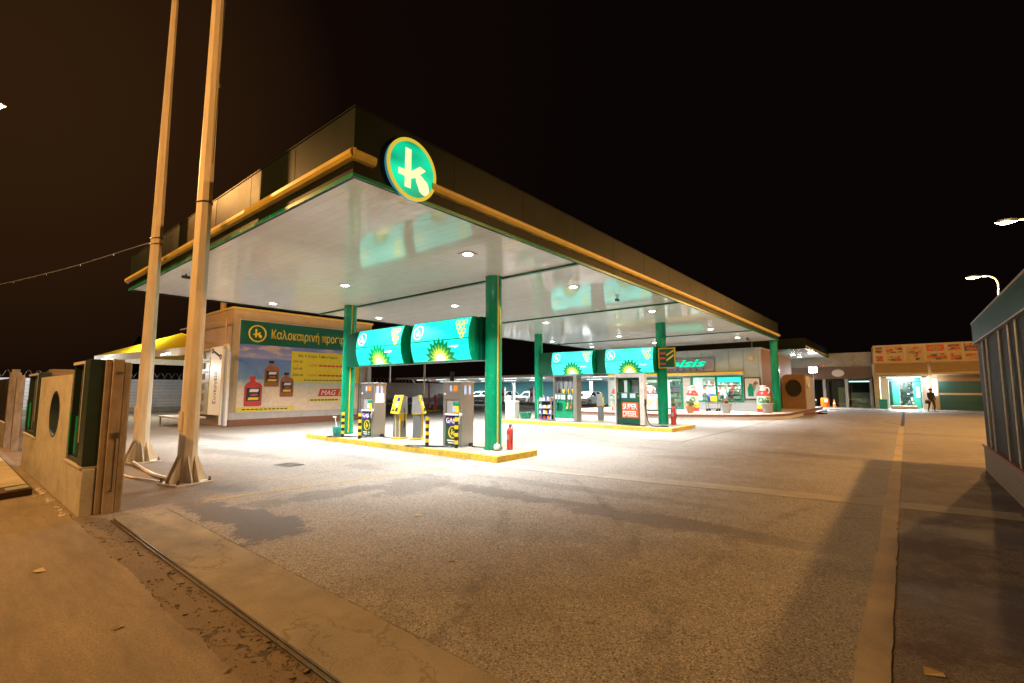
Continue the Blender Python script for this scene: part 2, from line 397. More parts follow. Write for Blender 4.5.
# ------------------------------------------------------------------ ground
def ground_material():
    m = bpy.data.materials.new('forecourt concrete'); m.use_nodes = True; nt = m.node_tree; p = nt.nodes['Principled BSDF']
    L = nt.links.new
    tc = nd(nt, 'ShaderNodeTexCoord'); P = tc.outputs['Object']
    def noise(sc, det=5, ro=.6, vec=P):
        n = nd(nt, 'ShaderNodeTexNoise'); n.inputs['Scale'].default_value = sc; n.inputs['Detail'].default_value = det; n.inputs['Roughness'].default_value = ro
        L(vec, n.inputs['Vector']); return n.outputs['Fac']
    def math_(op, a, b=None, c=None, clamp=False):
        n = nd(nt, 'ShaderNodeMath', operation=op); n.use_clamp = clamp
        for i, v in enumerate((a, b, c)):
            if v is None: continue
            if isinstance(v, (int, float)): n.inputs[i].default_value = v
            else: L(v, n.inputs[i])
        return n.outputs[0]
    def mrange(v, a, b, c=0., d=1., smooth=True):
        n = nd(nt, 'ShaderNodeMapRange'); n.interpolation_type = 'SMOOTHSTEP' if smooth else 'LINEAR'
        L(v, n.inputs[0])
        for i, x in enumerate((a, b, c, d)): n.inputs[i+1].default_value = x
        return n.outputs[0]
    def mix(f, a, b, bt='MIX'):
        n = nd(nt, 'ShaderNodeMixRGB', blend_type=bt)
        for i, v in enumerate((f, a, b)):
            if isinstance(v, (int, float)): n.inputs[i].default_value = v
            elif isinstance(v, tuple): n.inputs[i].default_value = (*v, 1)
            else: L(v, n.inputs[i])
        return n.outputs[0]
    sp = nd(nt, 'ShaderNodeSeparateXYZ'); L(P, sp.inputs[0]); X, Y = sp.outputs[0], sp.outputs[1]
    big = noise(.35, 6, .65); mid = noise(2.2, 8, .7); fine = noise(120, 3, .7)
    col = mix(mrange(big, .3, .7), (.25, .235, .215), (.33, .315, .295))
    col = mix(mrange(mid, .35, .75, 0, .45), col, (.22, .195, .16))
    # exposed aggregate
    vo = nd(nt, 'ShaderNodeTexVoronoi'); vo.inputs['Scale'].default_value = 95; L(P, vo.inputs['Vector'])
    vs = nd(nt, 'ShaderNodeSeparateColor'); L(vo.outputs['Color'], vs.inputs[0])
    col = mix(mrange(vs.outputs[0], .62, .98, 0, .85), col, (.56, .49, .38))
    col = mix(mrange(vs.outputs[1], .62, 1., 0, .9), col, (.07, .055, .04))
    col = mix(mrange(fine, .5, .7, 0, .35), col, (.12, .10, .075))
    # older, darker asphalt to the right of the joint and a worn lane
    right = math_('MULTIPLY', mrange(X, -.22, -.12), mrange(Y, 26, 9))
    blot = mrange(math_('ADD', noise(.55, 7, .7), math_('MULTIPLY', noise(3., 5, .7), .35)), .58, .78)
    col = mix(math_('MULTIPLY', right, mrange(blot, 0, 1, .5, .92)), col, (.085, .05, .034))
    # stains: soft edged islands with a ragged outline
    rag = math_('ADD', math_('MULTIPLY', math_('SUBTRACT', noise(2.6, 9, .76), .5), 3.4), math_('MULTIPLY', math_('SUBTRACT', noise(.8, 3, .5), .5), 1.6))
    wet = None
    for cx, cy, rx, ry, a, k, soft in [
            (-7.1, 2.75, 1.35, .30, 8, .8, .12), (-6.1, 2.72, .55, .42, -20, .85, .12), (-7.4, 4.3, .28, 1.6, -8, .5, .2), (-6.9, 5.6, .5, .9, 30, .45, .25),
            (-5.3, 6.1, 1.3, .28, 3, .62, .25), (-2.9, 6.15, 1.5, .28, 2, .6, .25), (-1.2, 6.2, 1.0, .2, 0, .45, .3), (-4.6, 7.2, 2.6, .20, 4, .35, .4),
            (-2.1, 14.6, 1.4, .5, 5, .45, .4), (-4.3, 12.2, .8, .3, 20, .35, .4), (-1.3, 17.8, .7, 2.2, -5, .35, .4), (-2.6, 21, .5, 2.4, 10, .3, .4),
            (-9.3, 6.2, .5, .25, 0, .35, .3), (-11, 7.0, .8, .2, 0, .25, .3), (.5, 5.2, .7, .7, 0, .5, .4), (.9, 7.9, 1.2, .35, 0, .6, .3), (-6.5, 13.2, .6, .25, 0, .3, .3),
            (-14.5, 5.2, 2.0, .35, 10, .45, .4), (-19, 6.5, 2.5, .4, 5, .45, .4), (-12, 2.6, 2.2, .5, 0, .5, .4), (1.0, 24, 1.6, .6, 0, .5, .4), (.9, 50.5, 2.2, 1.6, 0, .6, .3)]:
        mp = nd(nt, 'ShaderNodeMapping', vector_type='TEXTURE'); mp.inputs['Location'].default_value = (cx, cy, 0); mp.inputs['Rotation'].default_value = (0, 0, R(a)); mp.inputs['Scale'].default_value = (rx, ry, 1)
        L(P, mp.inputs[0]); ln = nd(nt, 'ShaderNodeVectorMath', operation='LENGTH'); L(mp.outputs[0], ln.inputs[0])
        s = mrange(math_('ADD', ln.outputs['Value'], rag), 1+soft, 1-soft, 0, k)
        wet = s if wet is None else math_('MAXIMUM', wet, s)
    col = mix(wet, col, (.065, .05, .038))
    # tyre darkening along the two lanes and dirt beside the track
    lane = mrange(math_('ABSOLUTE', math_('ADD', X, 2.9)), 1.9, .2, 0, .28)
    col = mix(math_('MULTIPLY', lane, mrange(mid, .3, .6)), col, (.12, .09, .065))
    dirt = math_('MULTIPLY', mrange(X, -7.6, -9.5), mrange(Y, 4.6, 2.6))
    col = mix(math_('MULTIPLY', dirt, mrange(mid, .2, .6, .4, .85)), col, (.20, .12, .06))
    vd = nd(nt, 'ShaderNodeTexVoronoi'); vd.inputs['Scale'].default_value = 1.7; vd.inputs['Randomness'].default_value = 1
    dis = nd(nt, 'ShaderNodeMixRGB'); dis.inputs[0].default_value = .12; L(P, dis.inputs[1])
    nq = nd(nt, 'ShaderNodeTexNoise'); nq.inputs['Scale'].default_value = 6; nq.inputs['Detail'].default_value = 5; L(P, nq.inputs['Vector']); L(nq.outputs['Color'], dis.inputs[2]); L(dis.outputs[0], vd.inputs['Vector'])
    vc = nd(nt, 'ShaderNodeSeparateColor'); L(vd.outputs['Color'], vc.inputs[0])
    drip = math_('MULTIPLY', mrange(vd.outputs['Distance'], .17, .05), mrange(vc.outputs[2], .55, .95, 0, .6))
    drip = math_('MULTIPLY', drip, mrange(mid, .38, .55))
    col = mix(drip, col, (.07, .058, .045))
    tyre = None
    for cx, cy, rad, wd, k in [(-2, 26, 11.5, .11, .4), (-2, 26, 13.1, .12, .36), (-14, -3, 12.6, .10, .35), (-14, -3, 14.1, .10, .3), (6.5, 33, 7.4, .16, .5), (6.5, 33, 8.3, .16, .5), (6.5, 33, 8.9, .14, .5), (-30, 4.5, 13.4, .12, .3), (9, 5.2, 10.6, .1, .3)]:
        v_ = nd(nt, 'ShaderNodeVectorMath', operation='DISTANCE'); v_.inputs[1].default_value = (cx, cy, 0); L(P, v_.inputs[0])
        t_ = mrange(math_('ABSOLUTE', math_('SUBTRACT', v_.outputs['Value'], rad)), wd, wd*.4, 0, k)
        tyre = t_ if tyre is None else math_('MAXIMUM', tyre, t_)
    tyre = math_('MULTIPLY', tyre, mrange(math_('ADD', mid, math_('MULTIPLY', big, .8)), .78, 1.02))
    col = mix(tyre, col, (.06, .05, .04))
    # slab joints (dark, thin, slightly wandering)
    wob = math_('MULTIPLY', math_('SUBTRACT', mid, .5), .05)
    def joint(v, at, wd, k, lo=None, hi=None, other=None):
        d = math_('ABSOLUTE', math_('SUBTRACT', math_('ADD', v, wob), at)); f = mrange(d, wd, wd*.3, 0, k)
        if lo is not None: f = math_('MULTIPLY', f, math_('MULTIPLY', math_('GREATER_THAN', other, lo), math_('LESS_THAN', other, hi)))
        return f
    j = joint(X, -5.75, .05, .75, 15.6, 31, Y)
    for f in (joint(Y, 15.6, .045, .7, -17, -5.75, X), joint(X, -9.4, .03, .3, -3, 60, Y), joint(Y, 11.9, .03, .3, -17, -5.7, X), joint(Y, 24.5, .04, .4, -30, 3, X), joint(Y, 2.255, .014, .6, -8.3, 6, X)):
        j = math_('MAXIMUM', j, f)
    col = mix(j, col, (.05, .04, .03))
    L(col, p.inputs['Base Color'])
    rg = math_('SUBTRACT', .78, math_('MULTIPLY', wet, .30))
    far = math_('MULTIPLY', mrange(Y, 44, 49), mrange(noise(.5, 5, .6), .42, .55, 0, .6))
    L(math_('SUBTRACT', rg, far, clamp=True), p.inputs['Roughness'])
    p.inputs['Specular IOR Level'].default_value = .4
    b = nd(nt, 'ShaderNodeBump'); b.inputs['Strength'].default_value = .55; b.inputs['Distance'].default_value = .012
    h = math_('ADD', math_('MULTIPLY', vs.outputs[0], .6), math_('ADD', fine, math_('MULTIPLY', j, -2.)))
    L(h, b.inputs['Height']); L(b.outputs[0], p.inputs['Normal'])
    return m
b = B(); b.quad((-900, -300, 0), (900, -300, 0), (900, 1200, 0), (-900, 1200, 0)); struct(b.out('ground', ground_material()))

def strip_mat(name, a, c, dirtc, rough=.8, cracks=0., sc=(1, 1, 1)):
    m = mat(name, a, rough, var=.30, scale=1.9, stretch=sc, dirt=.75, dcol=dirtc); nt = m.node_tree; L = nt.links.new; p = nt.nodes['Principled BSDF']
    tc = nd(nt, 'ShaderNodeTexCoord')
    f = nd(nt, 'ShaderNodeTexNoise'); f.inputs['Scale'].default_value = 110; f.inputs['Detail'].default_value = 5; L(tc.outputs['Object'], f.inputs['Vector'])
    mr = nd(nt, 'ShaderNodeMapRange'); mr.inputs[1].default_value = .46; mr.inputs[2].default_value = .66; mr.inputs[4].default_value = .75; L(f.outputs['Fac'], mr.inputs[0])
    src = p.inputs['Base Color'].links[0].from_socket
    x = nd(nt, 'ShaderNodeMixRGB'); x.inputs[2].default_value = (*c, 1); L(mr.outputs[0], x.inputs[0]); L(src, x.inputs[1]); out = x.outputs[0]
    hsum = f.outputs['Fac']
    if cracks:
        nz = nd(nt, 'ShaderNodeTexNoise'); nz.inputs['Scale'].default_value = 5; nz.inputs['Detail'].default_value = 6; L(tc.outputs['Object'], nz.inputs['Vector'])
        wv = nd(nt, 'ShaderNodeMixRGB'); wv.inputs[0].default_value = .35; L(tc.outputs['Object'], wv.inputs[1]); L(nz.outputs['Color'], wv.inputs[2])
        v = nd(nt, 'ShaderNodeTexVoronoi', feature='DISTANCE_TO_EDGE'); v.inputs['Scale'].default_value = 2.6; mpv = nd(nt, 'ShaderNodeMapping'); mpv.inputs['Scale'].default_value = (.45, 2.2, 1); L(wv.outputs[0], mpv.inputs[0]); L(mpv.outputs[0], v.inputs['Vector'])
        m2 = nd(nt, 'ShaderNodeMapRange'); m2.inputs[1].default_value = .035; m2.inputs[2].default_value = .0; m2.inputs[4].default_value = cracks; L(v.outputs['Distance'], m2.inputs[0])
        ms = nd(nt, 'ShaderNodeTexNoise'); ms.inputs['Scale'].default_value = .9; L(tc.outputs['Object'], ms.inputs['Vector'])
        m3 = nd(nt, 'ShaderNodeMapRange'); m3.inputs[1].default_value = .47; m3.inputs[2].default_value = .56; L(ms.outputs['Fac'], m3.inputs[0])
        mm = nd(nt, 'ShaderNodeMath', operation='MULTIPLY'); L(m2.outputs[0], mm.inputs[0]); L(m3.outputs[0], mm.inputs[1])
        x2 = nd(nt, 'ShaderNodeMixRGB'); x2.inputs[2].default_value = (.03, .022, .015, 1); L(mm.outputs[0], x2.inputs[0]); L(out, x2.inputs[1]); out = x2.outputs[0]
        s2 = nd(nt, 'ShaderNodeMath', operation='MULTIPLY_ADD'); s2.inputs[1].default_value = -2.5; L(mm.outputs[0], s2.inputs[0]); L(f.outputs['Fac'], s2.inputs[2]); hsum = s2.outputs[0]
    L(out, p.inputs['Base Color'])
    bb = nd(nt, 'ShaderNodeBump'); bb.inputs['Strength'].default_value = .5; bb.inputs['Distance'].default_value = .012; L(hsum, bb.inputs['Height']); L(bb.outputs[0], p.inputs['Normal'])
    return m
M['pave'] = strip_mat('worn pavement concrete', (.27, .22, .16), (.15, .115, .08), (.13, .095, .06), sc=(.5, 2.4, 1))
M['gutter'] = strip_mat('broken asphalt gutter', (.15, .11, .07), (.30, .24, .16), (.06, .045, .03), cracks=.9)
M['apron'] = strip_mat('apron concrete', (.27, .235, .175), (.36, .31, .23), (.11, .085, .055), cracks=.35, sc=(1, 1, 1))
def ragged(x0, x1, y, n, amp, seed):
    rr = random.Random(seed); o = []; wlk = 0
    for i in range(n+1):
        wlk = wlk*.93+rr.uniform(-amp, amp)*.35; o.append((x0+(x1-x0)*i/n, y+wlk+rr.uniform(-amp, amp)*.35-(amp*rr.uniform(1, 2.5) if rr.random() < .04 else 0)))
    return o
b = B(); b.slab([(-40, -6), (8, -6)]+ragged(8, -8.6, 1.27, 420, .018, 3)+[(-8.9, 1.30), (-40, 1.30)], -.05, .022); struct(b.out('pavement', 'pave'))
b = B(); b.slab([(-8.75, 1.20), (8, 1.20), (8, 1.575), (-8.3, 1.575)], -.05, .008); struct(b.out('gutter_strip', 'gutter'))
b = B(); b.slab([(-8.2, 1.635), (8, 1.635)]+ragged(8, -8.25, 2.235, 420, .010, 5), -.05, .016); struct(b.out('apron_strip', 'apron'))
g = thing('gate_track', 'long worn steel rail of the sliding gate, set in the cracked ground', 'gate track', (-8.05, 1.605, 0))
b = B(); b.box(0, 15, -.03, .03, -.05, .010); b.out('track_bed', 'gutter', g)
b = B(); b.box(0, 15, -.026, -.018, .0, .022); b.box(0, 15, .010, .020, .0, .022); b.out('rail', 'rail', g)
rg = random.Random(31); b = B()
for i in range(420):
    x = -8.2+6.6*rg.random()**.6; y = 1.30+.27*rg.random() if rg.random() < .55 else 1.50+rg.gauss(0, .03); q = rg.uniform(.003, .009) if rg.random() < .93 else rg.uniform(.009, .02)
    n0 = len(b.bm.verts); bmesh.ops.create_icosphere(b.bm, subdivisions=1, radius=q, matrix=Matrix.Translation((x, min(y, 1.56), .008+q*.4)) @ Matrix.Rotation(rg.uniform(0, 6), 4, 'Z') @ Matrix.Diagonal((1.3, .9, .6, 1)))
    b.bm.verts.ensure_lookup_table()
    for v in b.bm.verts[n0:]: v.co += Vector((rg.uniform(-.25, .25), rg.uniform(-.25, .25), rg.uniform(-.2, .2)))*q
tag(b.out('gravel', 'gutter'), 'loose crumbs of broken asphalt lying in the gutter beside the steel rail', 'gravel', kind='stuff')
for i, (x, y, a, lab) in enumerate(((.02, 3.95, .3, 'tan paper scrap on the dark asphalt right of the pale joint strip'), (-3.6, 3.4, 1.2, 'dry curled leaf on the forecourt in the lower middle'), (-1.9, 3.2, 2.2, 'small dry leaf near the pale joint strip'), (-5.2, 4.3, .7, 'crumpled scrap in the middle of the forecourt'), (-4.4, .95, 1.9, 'dry leaf on the pavement beside the gutter'), (-6.3, .75, .2, 'paper scrap on the pavement at lower left'))):
    b = B(); q = .055 if i in (0, 3, 5) else .035
    b.quad((-q, -q*.6, .004), (q*.8, -q*.7, .012), (q, q*.5, .004), (-q*.7, q*.6, .02)); o = b.out('litter_scrap', 'beige' if i in (0, 3, 5) else 'wood', None, loc=(x, y, .024 if y < 1.2 else .003), rotz=a)
    sm = o.modifiers.new('s', 'SOLIDIFY'); sm.thickness = .002; tag(o, lab, 'litter')
t = thing('drain_cover', 'small dark iron drain cover set in the forecourt left of the front island', 'drain cover', (-10.9, 5.25, .004), R(5))
b = B(); b.box(-.28, .28, -.2, .2, -.03, .006); b.out('frame', 'rail', t)
b = B(); [b.box(-.24+i*.08, -.2+i*.08, -.17, .17, .006, .012) for i in range(7)]; b.out('grate', 'rail', t)
# light concrete trench patch across the lane, its pale joint strip, drain slot, painted line
M['patch'] = strip_mat('trench patch concrete', (.30, .275, .235), (.38, .34, .28), (.22, .19, .15))
b = B(); b.slab([(-7.6, 7.95), (1.1, 9.15), (1.1, 9.65), (-7.2, 8.5)], -.05, .005); struct(b.out('trench_patch', 'patch'))
M['jstrip'] = strip_mat('joint strip concrete', (.36, .29, .20), (.44, .36, .26), (.22, .16, .10))
jl = ragged(-2, 28, -.35, 400, .010, 11); jr = ragged(28, -2, -.18, 400, .010, 12)
b = B(); b.slab([(q[1], q[0]) for q in jl]+[(q[1], q[0]) for q in jr], -.05, .010); struct(b.out('joint_strip', 'jstrip'))
d = B(); d.box(-.30, -.16, 29, 47, -.05, .004); struct(d.out('drain_slot', 'asph'))
M['line'] = mat('worn yellow road paint', (.36, .27, .10), .75, var=.2, scale=12, dirt=.8, dcol=(.28, .25, .20))
b = B(); b.slab([(-8.45, 2.75), (-8.37, 2.75), (-7.85, 7.4), (-7.92, 7.4)], -.05, .004); struct(b.out('painted_line', 'line'))

# ------------------------------------------------------------------ main canopy
CX0, CX1, CY0, CY1, CZ, CT = -18.13, -5.85, 3.54, 32.9, 4.745, 5.76
cn = thing('station_canopy', 'big flat filling station canopy with dark fascia, yellow trim and bright white underside', 'canopy')
b = B(); b.box(CX0+.06, CX1-.06, CY0+.06, CY1-.06, CZ, CZ+.05); b.out('soffit', 'soffit', cn)
b = B(); b.box(CX0+.05, CX1-.05, CY0+.05, CY1-.05, CT-.25, CT-.2); b.out('roof', 'galv', cn)
b = B()
b.box(CX1-.05, CX1, CY0, CY1, CZ-.035, CT); b.box(CX0, CX0+.05, CY0, CY1, CZ-.035, CT)
b.box(CX0+.05, CX1-.05, CY0, CY0+.05, CZ-.035, CT); b.box(CX0+.05, CX1-.05, CY1-.05, CY1, CZ-.035, CT)
for i in range(1, 15): b.box(CX1-.001, CX1+.003, CY0+i*1.96-.008, CY0+i*1.96+.008, CZ-.03, CT-.002)
for i in range(1, 7): b.box(CX0+i*1.75-.008, CX0+i*1.75+.008, CY0-.003, CY0+.001, CZ-.03, CT-.002)
b.box(CX0-.01, CX1+.01, CY0-.012, CY1+.01, CT, CT+.02)
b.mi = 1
b.box(CX0+5.25, CX0+7.0, CY0-.005, CY0-.002, 5.12, CT-.01)  # lamp reflection on the front fascia, painted as a gold patch
b.out('fascia', ['fascia', 'fascia_reflection'], cn)
def trimprof(n): return [(0, 4.94), (-.07, 4.955), (-.10, 5.0), (-.10, 5.06), (-.05, 5.10), (0, 5.105)]
b = B()
pf = trimprof(0)
b.sidep([(CY0-.005+y, z) for y, z in pf], CX0-.1, CX1+.08); b.out('front_trim', 'trim', cn)
b = B()
for y0, y1 in ((CY0-.06, 3.86), (4.93, CY1)): b.prism([(CX1+.005-y, z) for y, z in pf], y0, y1)
b.out('side_trim', 'trim', cn)
b = B(); b.box(CX0, CX1+.012, CY0-.012, CY0, CZ-.035, CZ+.02); b.box(CX1, CX1+.012, CY0, CY1, CZ-.035, CZ+.02)
b.out('edge_strip', 'green', cn)
for y in (9.65, 16.25, 26.55):
    b = B(); b.box(CX0+.1, CX1-.07, y-.05, y+.05, CZ-.05, CZ); b.out('ceiling_strip', 'dgreen', cn)
for X in (-7.4, -12.45, -17.1):
    for Y in (7.4, 11.8, 17.5, 24.7, 29.7):
        b = B(); b.box(X-.16, X+.16, Y-.16, Y+.16, CZ-.02, CZ, .006); h = b.out('downlight', 'white', cn)
        b = B(); b.cyl((X, Y, CZ-.026), (X, Y, CZ-.02), .105, seg=20); b.out('lens', 'e_lens', h)
        lamp('AREA', (X, Y, CZ-.05), 440*{-7.4: .66, -12.45: .86, -17.1: 1.35}[X]*(.88 if Y < 8 else 1.), (.95, .97, 1.), .26, spread=R({-7.4: 108, -12.45: 132, -17.1: 140}[X]))
COLS = [(-8.45, 9.45, .15), (-15.45, 9.45, .15), (-15.45, 21.0, .15), (-8.5, 21.0, .15), (-6.2, 33.2, .33)]
for x, y, z in COLS:
    b = B(); b.cyl((x, y, z), (x, y, CZ), .225, seg=32); c_ = b.out('column', 'green', cn, smooth=True)
    b = B()
    for a in ((R(-18), R(-200)) if y < 12 else ()):
        b.box(x+.222*math.cos(a)-.015, x+.222*math.cos(a)+.015, y+.222*math.sin(a)-.015, y+.222*math.sin(a)+.015, z+.02, CZ-.001)
    if y < 12: b.out('stripe', 'stripe', c_)
    else: b.bm.free()
    b = B(); b.cyl((x, y, z), (x, y, z+.05), .25, seg=32); b.out('base_collar', 'green', c_, smooth=True)
for y in (9.25, 20.75):
    b = B(); b.box(-15.25, -8.68, y-.02, y+.3, 2.48, 3.66, .01); b.out('crossbeam', 'dgreen', cn)
for x, y in ((-7.2, 14.2), (-7.0, 30.2), (-14.5, 4.0)):
    b = B(); b.box(x-.04, x+.04, y-.09, y+.09, CZ-.12, CZ-.05); b.cyl((x, y, CZ-.05), (x, y, CZ), .02)
    b.out('ceiling_camera', 'black', cn)

# round logo sign on the fascia
lg = thing('round_logo_sign', 'round backlit green sign with a cream k in a yellow ring, on the canopy edge', 'sign', (CX1, 4.53, 5.15), R(90)); lg.scale = (.92, .55, .95)
b = B(); b.cyl((0, .0, 0), (0, -.12, 0), .515, seg=56); b.out('housing', 'e_blue', lg, smooth=True)
b = B(); b.cyl((0, -.12, 0), (0, -.135, 0), .47, seg=56); b.out('face', 'e_logo', lg)
b = B(); b.ring(0, 0, .525, .468, -.15, -.115, 56); b.out('rim', 'e_ringy', lg)
b = B(); k_emblem(b, .0, -.04, .49, -.145, -.134); b.out('emblem', 'e_cream', lg)

# illuminated signs above the pumps: bulging face, seam half way up
W_, H_ = 2.42, 1.18
def bulge(z):   # z measured from the centre
    t = z/(H_/2); return -.15*(1-t*t)
def mapped(b):
    for k in range(-5, 6):
        bmesh.ops.bisect_plane(b.bm, geom=list(b.bm.verts)+list(b.bm.edges)+list(b.bm.faces), plane_co=(0, 0, k*.108), plane_no=(0, 0, 1))
    for v in b.bm.verts: v.co.y += bulge(v.co.z)
    return b
def petals(cx, cz, r0, r1, n, wd):
    P = []
    for i in range(n):
        a = PI*(i+.0)/(n-1); d = (math.cos(a), math.sin(a)); q = (-d[1], d[0])
        P.append([(cx+d[0]*r0-q[0]*wd*.5, cz+d[1]*r0-q[1]*wd*.5), (cx+d[0]*(r0+.45*(r1-r0))-q[0]*wd, cz+d[1]*(r0+.45*(r1-r0))-q[1]*wd),
                  (cx+d[0]*r1, cz+d[1]*r1), (cx+d[0]*(r0+.45*(r1-r0))+q[0]*wd, cz+d[1]*(r0+.45*(r1-r0))+q[1]*wd), (cx+d[0]*r0+q[0]*wd*.5, cz+d[1]*r0+q[1]*wd*.5)])
    return P
def clipz(p, zmin):
    o = []
    for i in range(len(p)):
        a, c = p[i], p[(i+1) % len(p)]
        if a[1] >= zmin: o.append(a)
        if (a[1] >= zmin) != (c[1] >= zmin):
            t = (zmin-a[1])/(c[1]-a[1]); o.append((a[0]+t*(c[0]-a[0]), zmin))
    return o
def brand_sign(x, y, z, label, bright=False):
    t = thing('illuminated_sign', label, 'sign', (x, y, z), 0, 'backlit teal signs over the pumps')
    b = B(); b.sidep([(.22, -H_/2), (.22, H_/2)]+[(bulge(H_/2*(1-i/6))+.012, H_/2*(1-i/6)) for i in range(13)], -W_/2, W_/2); b.out('housing', 'green', t)
    for n, (z0, z1) in enumerate(((.012, H_/2-.02), (-H_/2+.02, -.012))):
        b = B()
        N = 8
        for i in range(N):
            za, zb = z0+(z1-z0)*i/N, z0+(z1-z0)*(i+1)/N
            b.quad((-W_/2+.02, bulge(za), za), (W_/2-.02, bulge(za), za), (W_/2-.02, bulge(zb), zb), (-W_/2+.02, bulge(zb), zb))
        b.out('lit_face', 'e_tealb' if bright else 'e_teal', t, smooth=True)
    # ring and k, upper left
    ex, ez, er = -.88, .28, .215
    b = B(); b.ring(ex, ez, er, er*.84, -.012, -.004, 36); k_emblem(b, ex-.01, ez-.01, er*.75, -.012, -.004); mapped(b).out('ring_emblem', 'e_pyel', t)
    # honeycomb, upper right
    b = B()
    for i, (hx, hz) in enumerate(((.70, .45), (.86, .45), (1.02, .45), (.78, .32), (.94, .32), (.86, .19), (1.02, .19), (.94, .07))):
        n0 = len(b.bm.faces)
        pts = [(hx+.082*math.cos(R(60*k+30)), hz+.078*math.sin(R(60*k+30))) for k in range(6)]
        pin = [(hx+.052*math.cos(R(60*k+30)), hz+.05*math.sin(R(60*k+30))) for k in range(6)]
        for k in range(6):
            j = (k+1) % 6; b.prism([pts[k], pts[j], pin[j], pin[k]], -.010-.0005*i, -.004)
    mapped(b).out('honeycomb', 'e_yel', t)
    # half sunflower, bottom edge
    fx, fz = .03, -H_/2+.03
    for nm, mt, r0, r1, n, wd, yy in (('outer_petals', 'e_dgr', .22, .64, 11, .098, -.008), ('middle_petals', 'e_lgr', .14, .46, 11, .075, -.012), ('inner_petals', 'e_yel', .05, .345, 11, .06, -.016)):
        b = B()
        for i, p in enumerate(petals(fx, fz, r0, r1, n, wd)):
            p = clipz(p, fz)
            if len(p) > 2: b.prism(p, yy-.0003*i, yy+.006)
        mapped(b).out(nm, mt, t)
    b = B(); b.prism([(fx+.19*math.cos(PI*i/14), fz+.19*math.sin(PI*i/14)) for i in range(15)], -.024, -.006); mapped(b).out('flower_centre', 'e_white', t)
    o = text('lettering', 'autogas', 'e_white', t, .62, -.30, -.27, h=.09)
    return t
brand_sign(-12.88, 9.0, 3.07, 'teal backlit sign with a half sunflower, above the gas dispenser by the left front column')
brand_sign(-10.0, 9.0, 3.07, 'teal backlit sign with a half sunflower, above the gas dispenser nearest the front right column')
brand_sign(-12.95, 20.5, 3.04, 'bright teal backlit sign over the rear pump with hanging hoses', True)
brand_sign(-9.84, 20.5, 3.04, 'bright teal backlit sign over the diesel pump', True)

# ------------------------------------------------------------------ pump islands and what stands on them
def island(x0, x1, y0, y1, label):
    t = thing('pump_island', label, 'island', ((x0+x1)/2, (y0+y1)/2, 0)); a, c = (x1-x0)/2, (y1-y0)/2
    b = B(); b.box(-a+.12, a-.12, -c+.12, c-.12, -.02, .148); b.out('slab', 'concr', t)
    b = B()
    b.slab([(-a, -c), (a, -c), (a-.12, -c+.12), (-a+.12, -c+.12)], -.02, .15); b.slab([(-a, c), (-a+.12, c-.12), (a-.12, c-.12), (a, c)], -.02, .15)
    b.slab([(a, -c), (a, c), (a-.12, c-.12), (a-.12, -c+.12)], -.02, .15); b.slab([(-a, -c), (-a+.12, -c+.12), (-a+.12, c-.12), (-a, c)], -.02, .15)
    b.out('kerb', 'kerby', t)
island(-16.4, -7.42, 8.45, 10.0, 'long raised island with worn yellow kerb under the front two columns')
island(-16.4, -7.3, 18.9, 21.6, 'raised island with worn yellow kerb under the rear fuel pumps')

